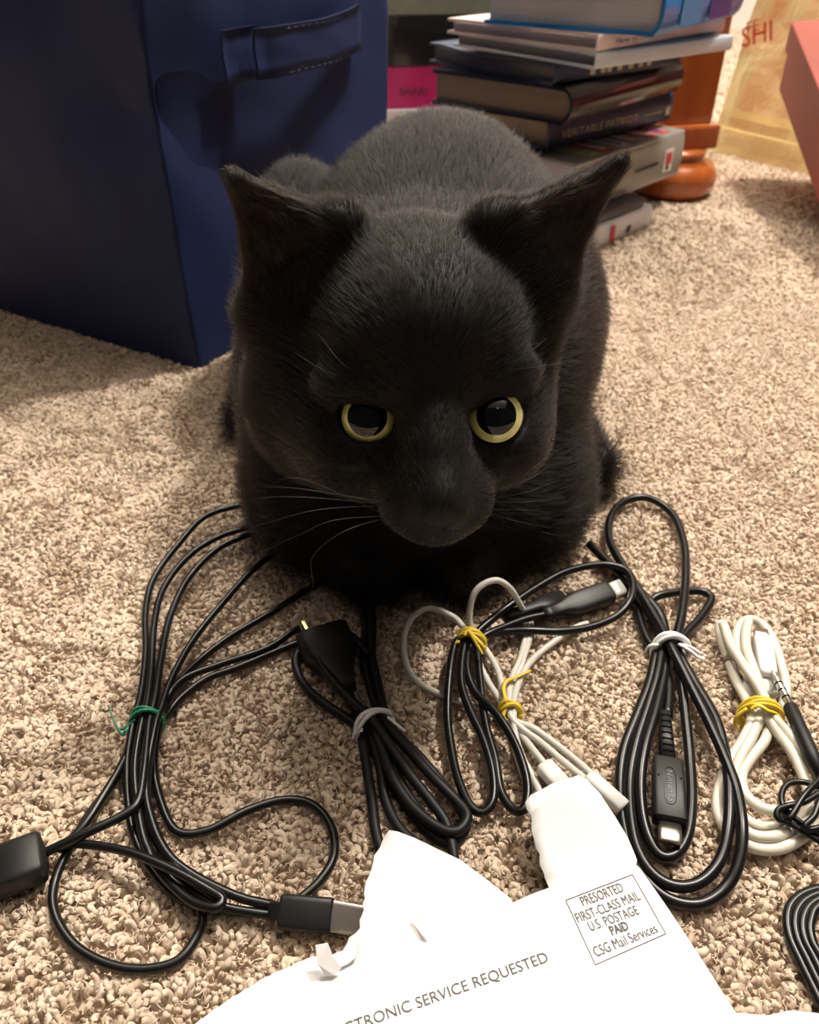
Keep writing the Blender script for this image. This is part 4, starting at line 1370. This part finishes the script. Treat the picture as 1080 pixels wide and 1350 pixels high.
# stay clear of the eyes and the nose leather
ok = np.ones(NH, bool)
eyed = np.full(NH, 9.0)
for (s, ce, gaze, eu, evv) in EYES:
    l = hp - ce
    a, b, g = l @ eu, l @ evv, l @ gaze
    o = a * s
    lowd = np.sqrt((a / 1.02) ** 2 + (np.minimum(b, 0) / .78) ** 2) - 1
    upd = b - (.50 + .17 * o - .16 * o * o)
    dd = np.where(np.abs(g) < 2.5, np.maximum(lowd * .78, upd), 9)
    eyed = np.minimum(eyed, dd)
ok &= eyed > .06
nosed = np.sqrt(((hp - [0, 2.80, -2.22]) / [.76, .56, .47]) ** 2 @ [1, 1, 1])
ok &= nosed > 1.0
ok &= ~(ear_inside(hp, nr @ HM.T) & (rng.random(NH) < .45))
root_p, nr, hp, hd, eyed, nosed = [q[ok] for q in (root_p, nr, hp, hd, eyed, nosed)]
n = len(root_p)
# flow
fb = np.stack([.25 * np.sign(root_p[:, 0] - .02) * np.abs(root_p[:, 0] - .02) * 8, np.ones(n), -.55 * np.abs(nr[:, 0])], 1)
side_ = np.stack([hp[:, 0] * .22, -np.ones(n), np.where(hp[:, 2] > -1.5, .45, -.5)], 1)
isear = np.zeros(n, bool)
for bx, tip, _b, _o in EARS:
    basee = np.array([bx * 3.4, -4.3, 2.8])
    ax = tip - basee
    h = ((hp - basee) @ ax) / float(ax @ ax)
    dist = np.linalg.norm(hp - basee - np.clip(h, 0, 1)[:, None] * ax, axis=1)
    e_ = (h > .12) & (dist < 2.2 - 1.4 * np.clip(h, 0, 1))
    isear |= e_
    side_[e_] = ax / np.linalg.norm(ax)
fhw = side_ @ HM
flow = fb * (1 - hd)[:, None] + fhw * hd[:, None]
flow += .20 * np.stack([vnoise(root_p * 60), vnoise(root_p * 60 + 17), vnoise(root_p * 60 + 31)], 1) * (1.25 - hd)[:, None]
flow -= nr * np.sum(flow * nr, axis=1)[:, None]
flow /= np.maximum(np.linalg.norm(flow, axis=1), 1e-6)[:, None]
muz = np.clip((hp[:, 1] + 3) / 5.5, 0, 1)
ln = np.where(hd > 0, .0145 * (1 - hd) + hd * (.0075 - .0055 * muz), .0145)
ln = np.where(isear, .0042, ln)
ln *= np.clip(.45 + eyed * .9, .35, 1) * rng.uniform(.65, 1.15, n)
ln *= np.where(nosed < 1.8, .5, 1)
lift = np.where(hd > .5, .22, .36) + rng.normal(0, .07, n)
K = 5
pts = np.zeros((n, K, 3))
jit = rng.normal(0, .12, (n, 3))
for k in range(K):
    t = k / (K - 1)
    pts[:, k] = root_p + flow * (ln * (t * .45 + .5 * t * t))[:, None] + nr * (ln * lift * (1.5 * t - .75 * t * t) )[:, None] + jit * (ln * t * t * .8)[:, None]
    if k == 0: pts[:, k] -= nr * .0004
rad = np.where(hd > .5, .00007, .00010)[:, None] * np.array([1, 1, .85, .6, .15])[None, :]
fm = bpy.data.materials.new('black_fur')
fm.use_nodes = True
nt = fm.node_tree
nt.nodes.clear()
out = nt.nodes.new('ShaderNodeOutputMaterial')
ph = nt.nodes.new('ShaderNodeBsdfHairPrincipled')
ph.parametrization = 'COLOR'
ph.inputs['Color'].default_value = (.0032, .0024, .0020, 1)
ph.inputs['Roughness'].default_value = .36
ph.inputs['IOR'].default_value = 1.29
ph.inputs['Radial Roughness'].default_value = .5
ph.inputs['Random Roughness'].default_value = .3
nt.links.new(ph.outputs[0], out.inputs['Surface'])
fur = hair_object('fur', pts - cat_org, np.repeat(rad, 1, 0), fm, cat)
tag(fur, kind='stuff')

# ---- whiskers
m_wh = mat('whisker', (.028, .022, .019), .45, spec=.3)
def whisker(a_head, ends, name='whisker', r=.00014):
    pth = [hw(*a_head)] + [U(*e) for e in ends]
    tube(smooth_path(np.array(pth), 6) - cat_org, [r, r * .8, r * .25], 5).build(name, m_wh, cat, True)
WL = [[(400, 645, .268), (335, 641, .272)], [(410, 656, .268), (350, 656, .270), (310, 664, .275)], [(420, 672, .268), (350, 690, .272), (300, 702, .28)], [(440, 686, .268), (395, 705, .272), (330, 735, .28)],
      [(455, 700, .270), (412, 735, .276), (412, 776, .285), (392, 812, .295)], [(400, 632, .268), (352, 640, .275)]]
for i, e in enumerate(WL):
    whisker((-1.55 - .12 * (i % 2), 1.7 - .25 * (i % 3), -2.35 - .15 * i), e)
WR = [[(690, 636, .268), (728, 612, .272)], [(690, 650, .268), (740, 632, .272)], [(688, 662, .268), (745, 655, .274)], [(684, 672, .268), (730, 676, .274)], [(676, 686, .270), (726, 696, .278)], [(694, 624, .268), (740, 590, .272)]]
for i, e in enumerate(WR):
    whisker((1.55 + .12 * (i % 2), 1.7 - .25 * (i % 3), -2.35 - .15 * i), e)
for (a, e) in (((-2.6, -.5, 1.5), [(430, 490, .272), (385, 462, .274)]), ((-2.2, -.5, 1.6), [(452, 480, .270), (420, 440, .272)]), ((2.6, -.5, 1.5), [(700, 485, .272), (745, 478, .275)]), ((2.3, -.5, 1.6), [(690, 470, .270), (722, 445, .272)])):
    whisker(a, e, 'brow_whisker', .00016)
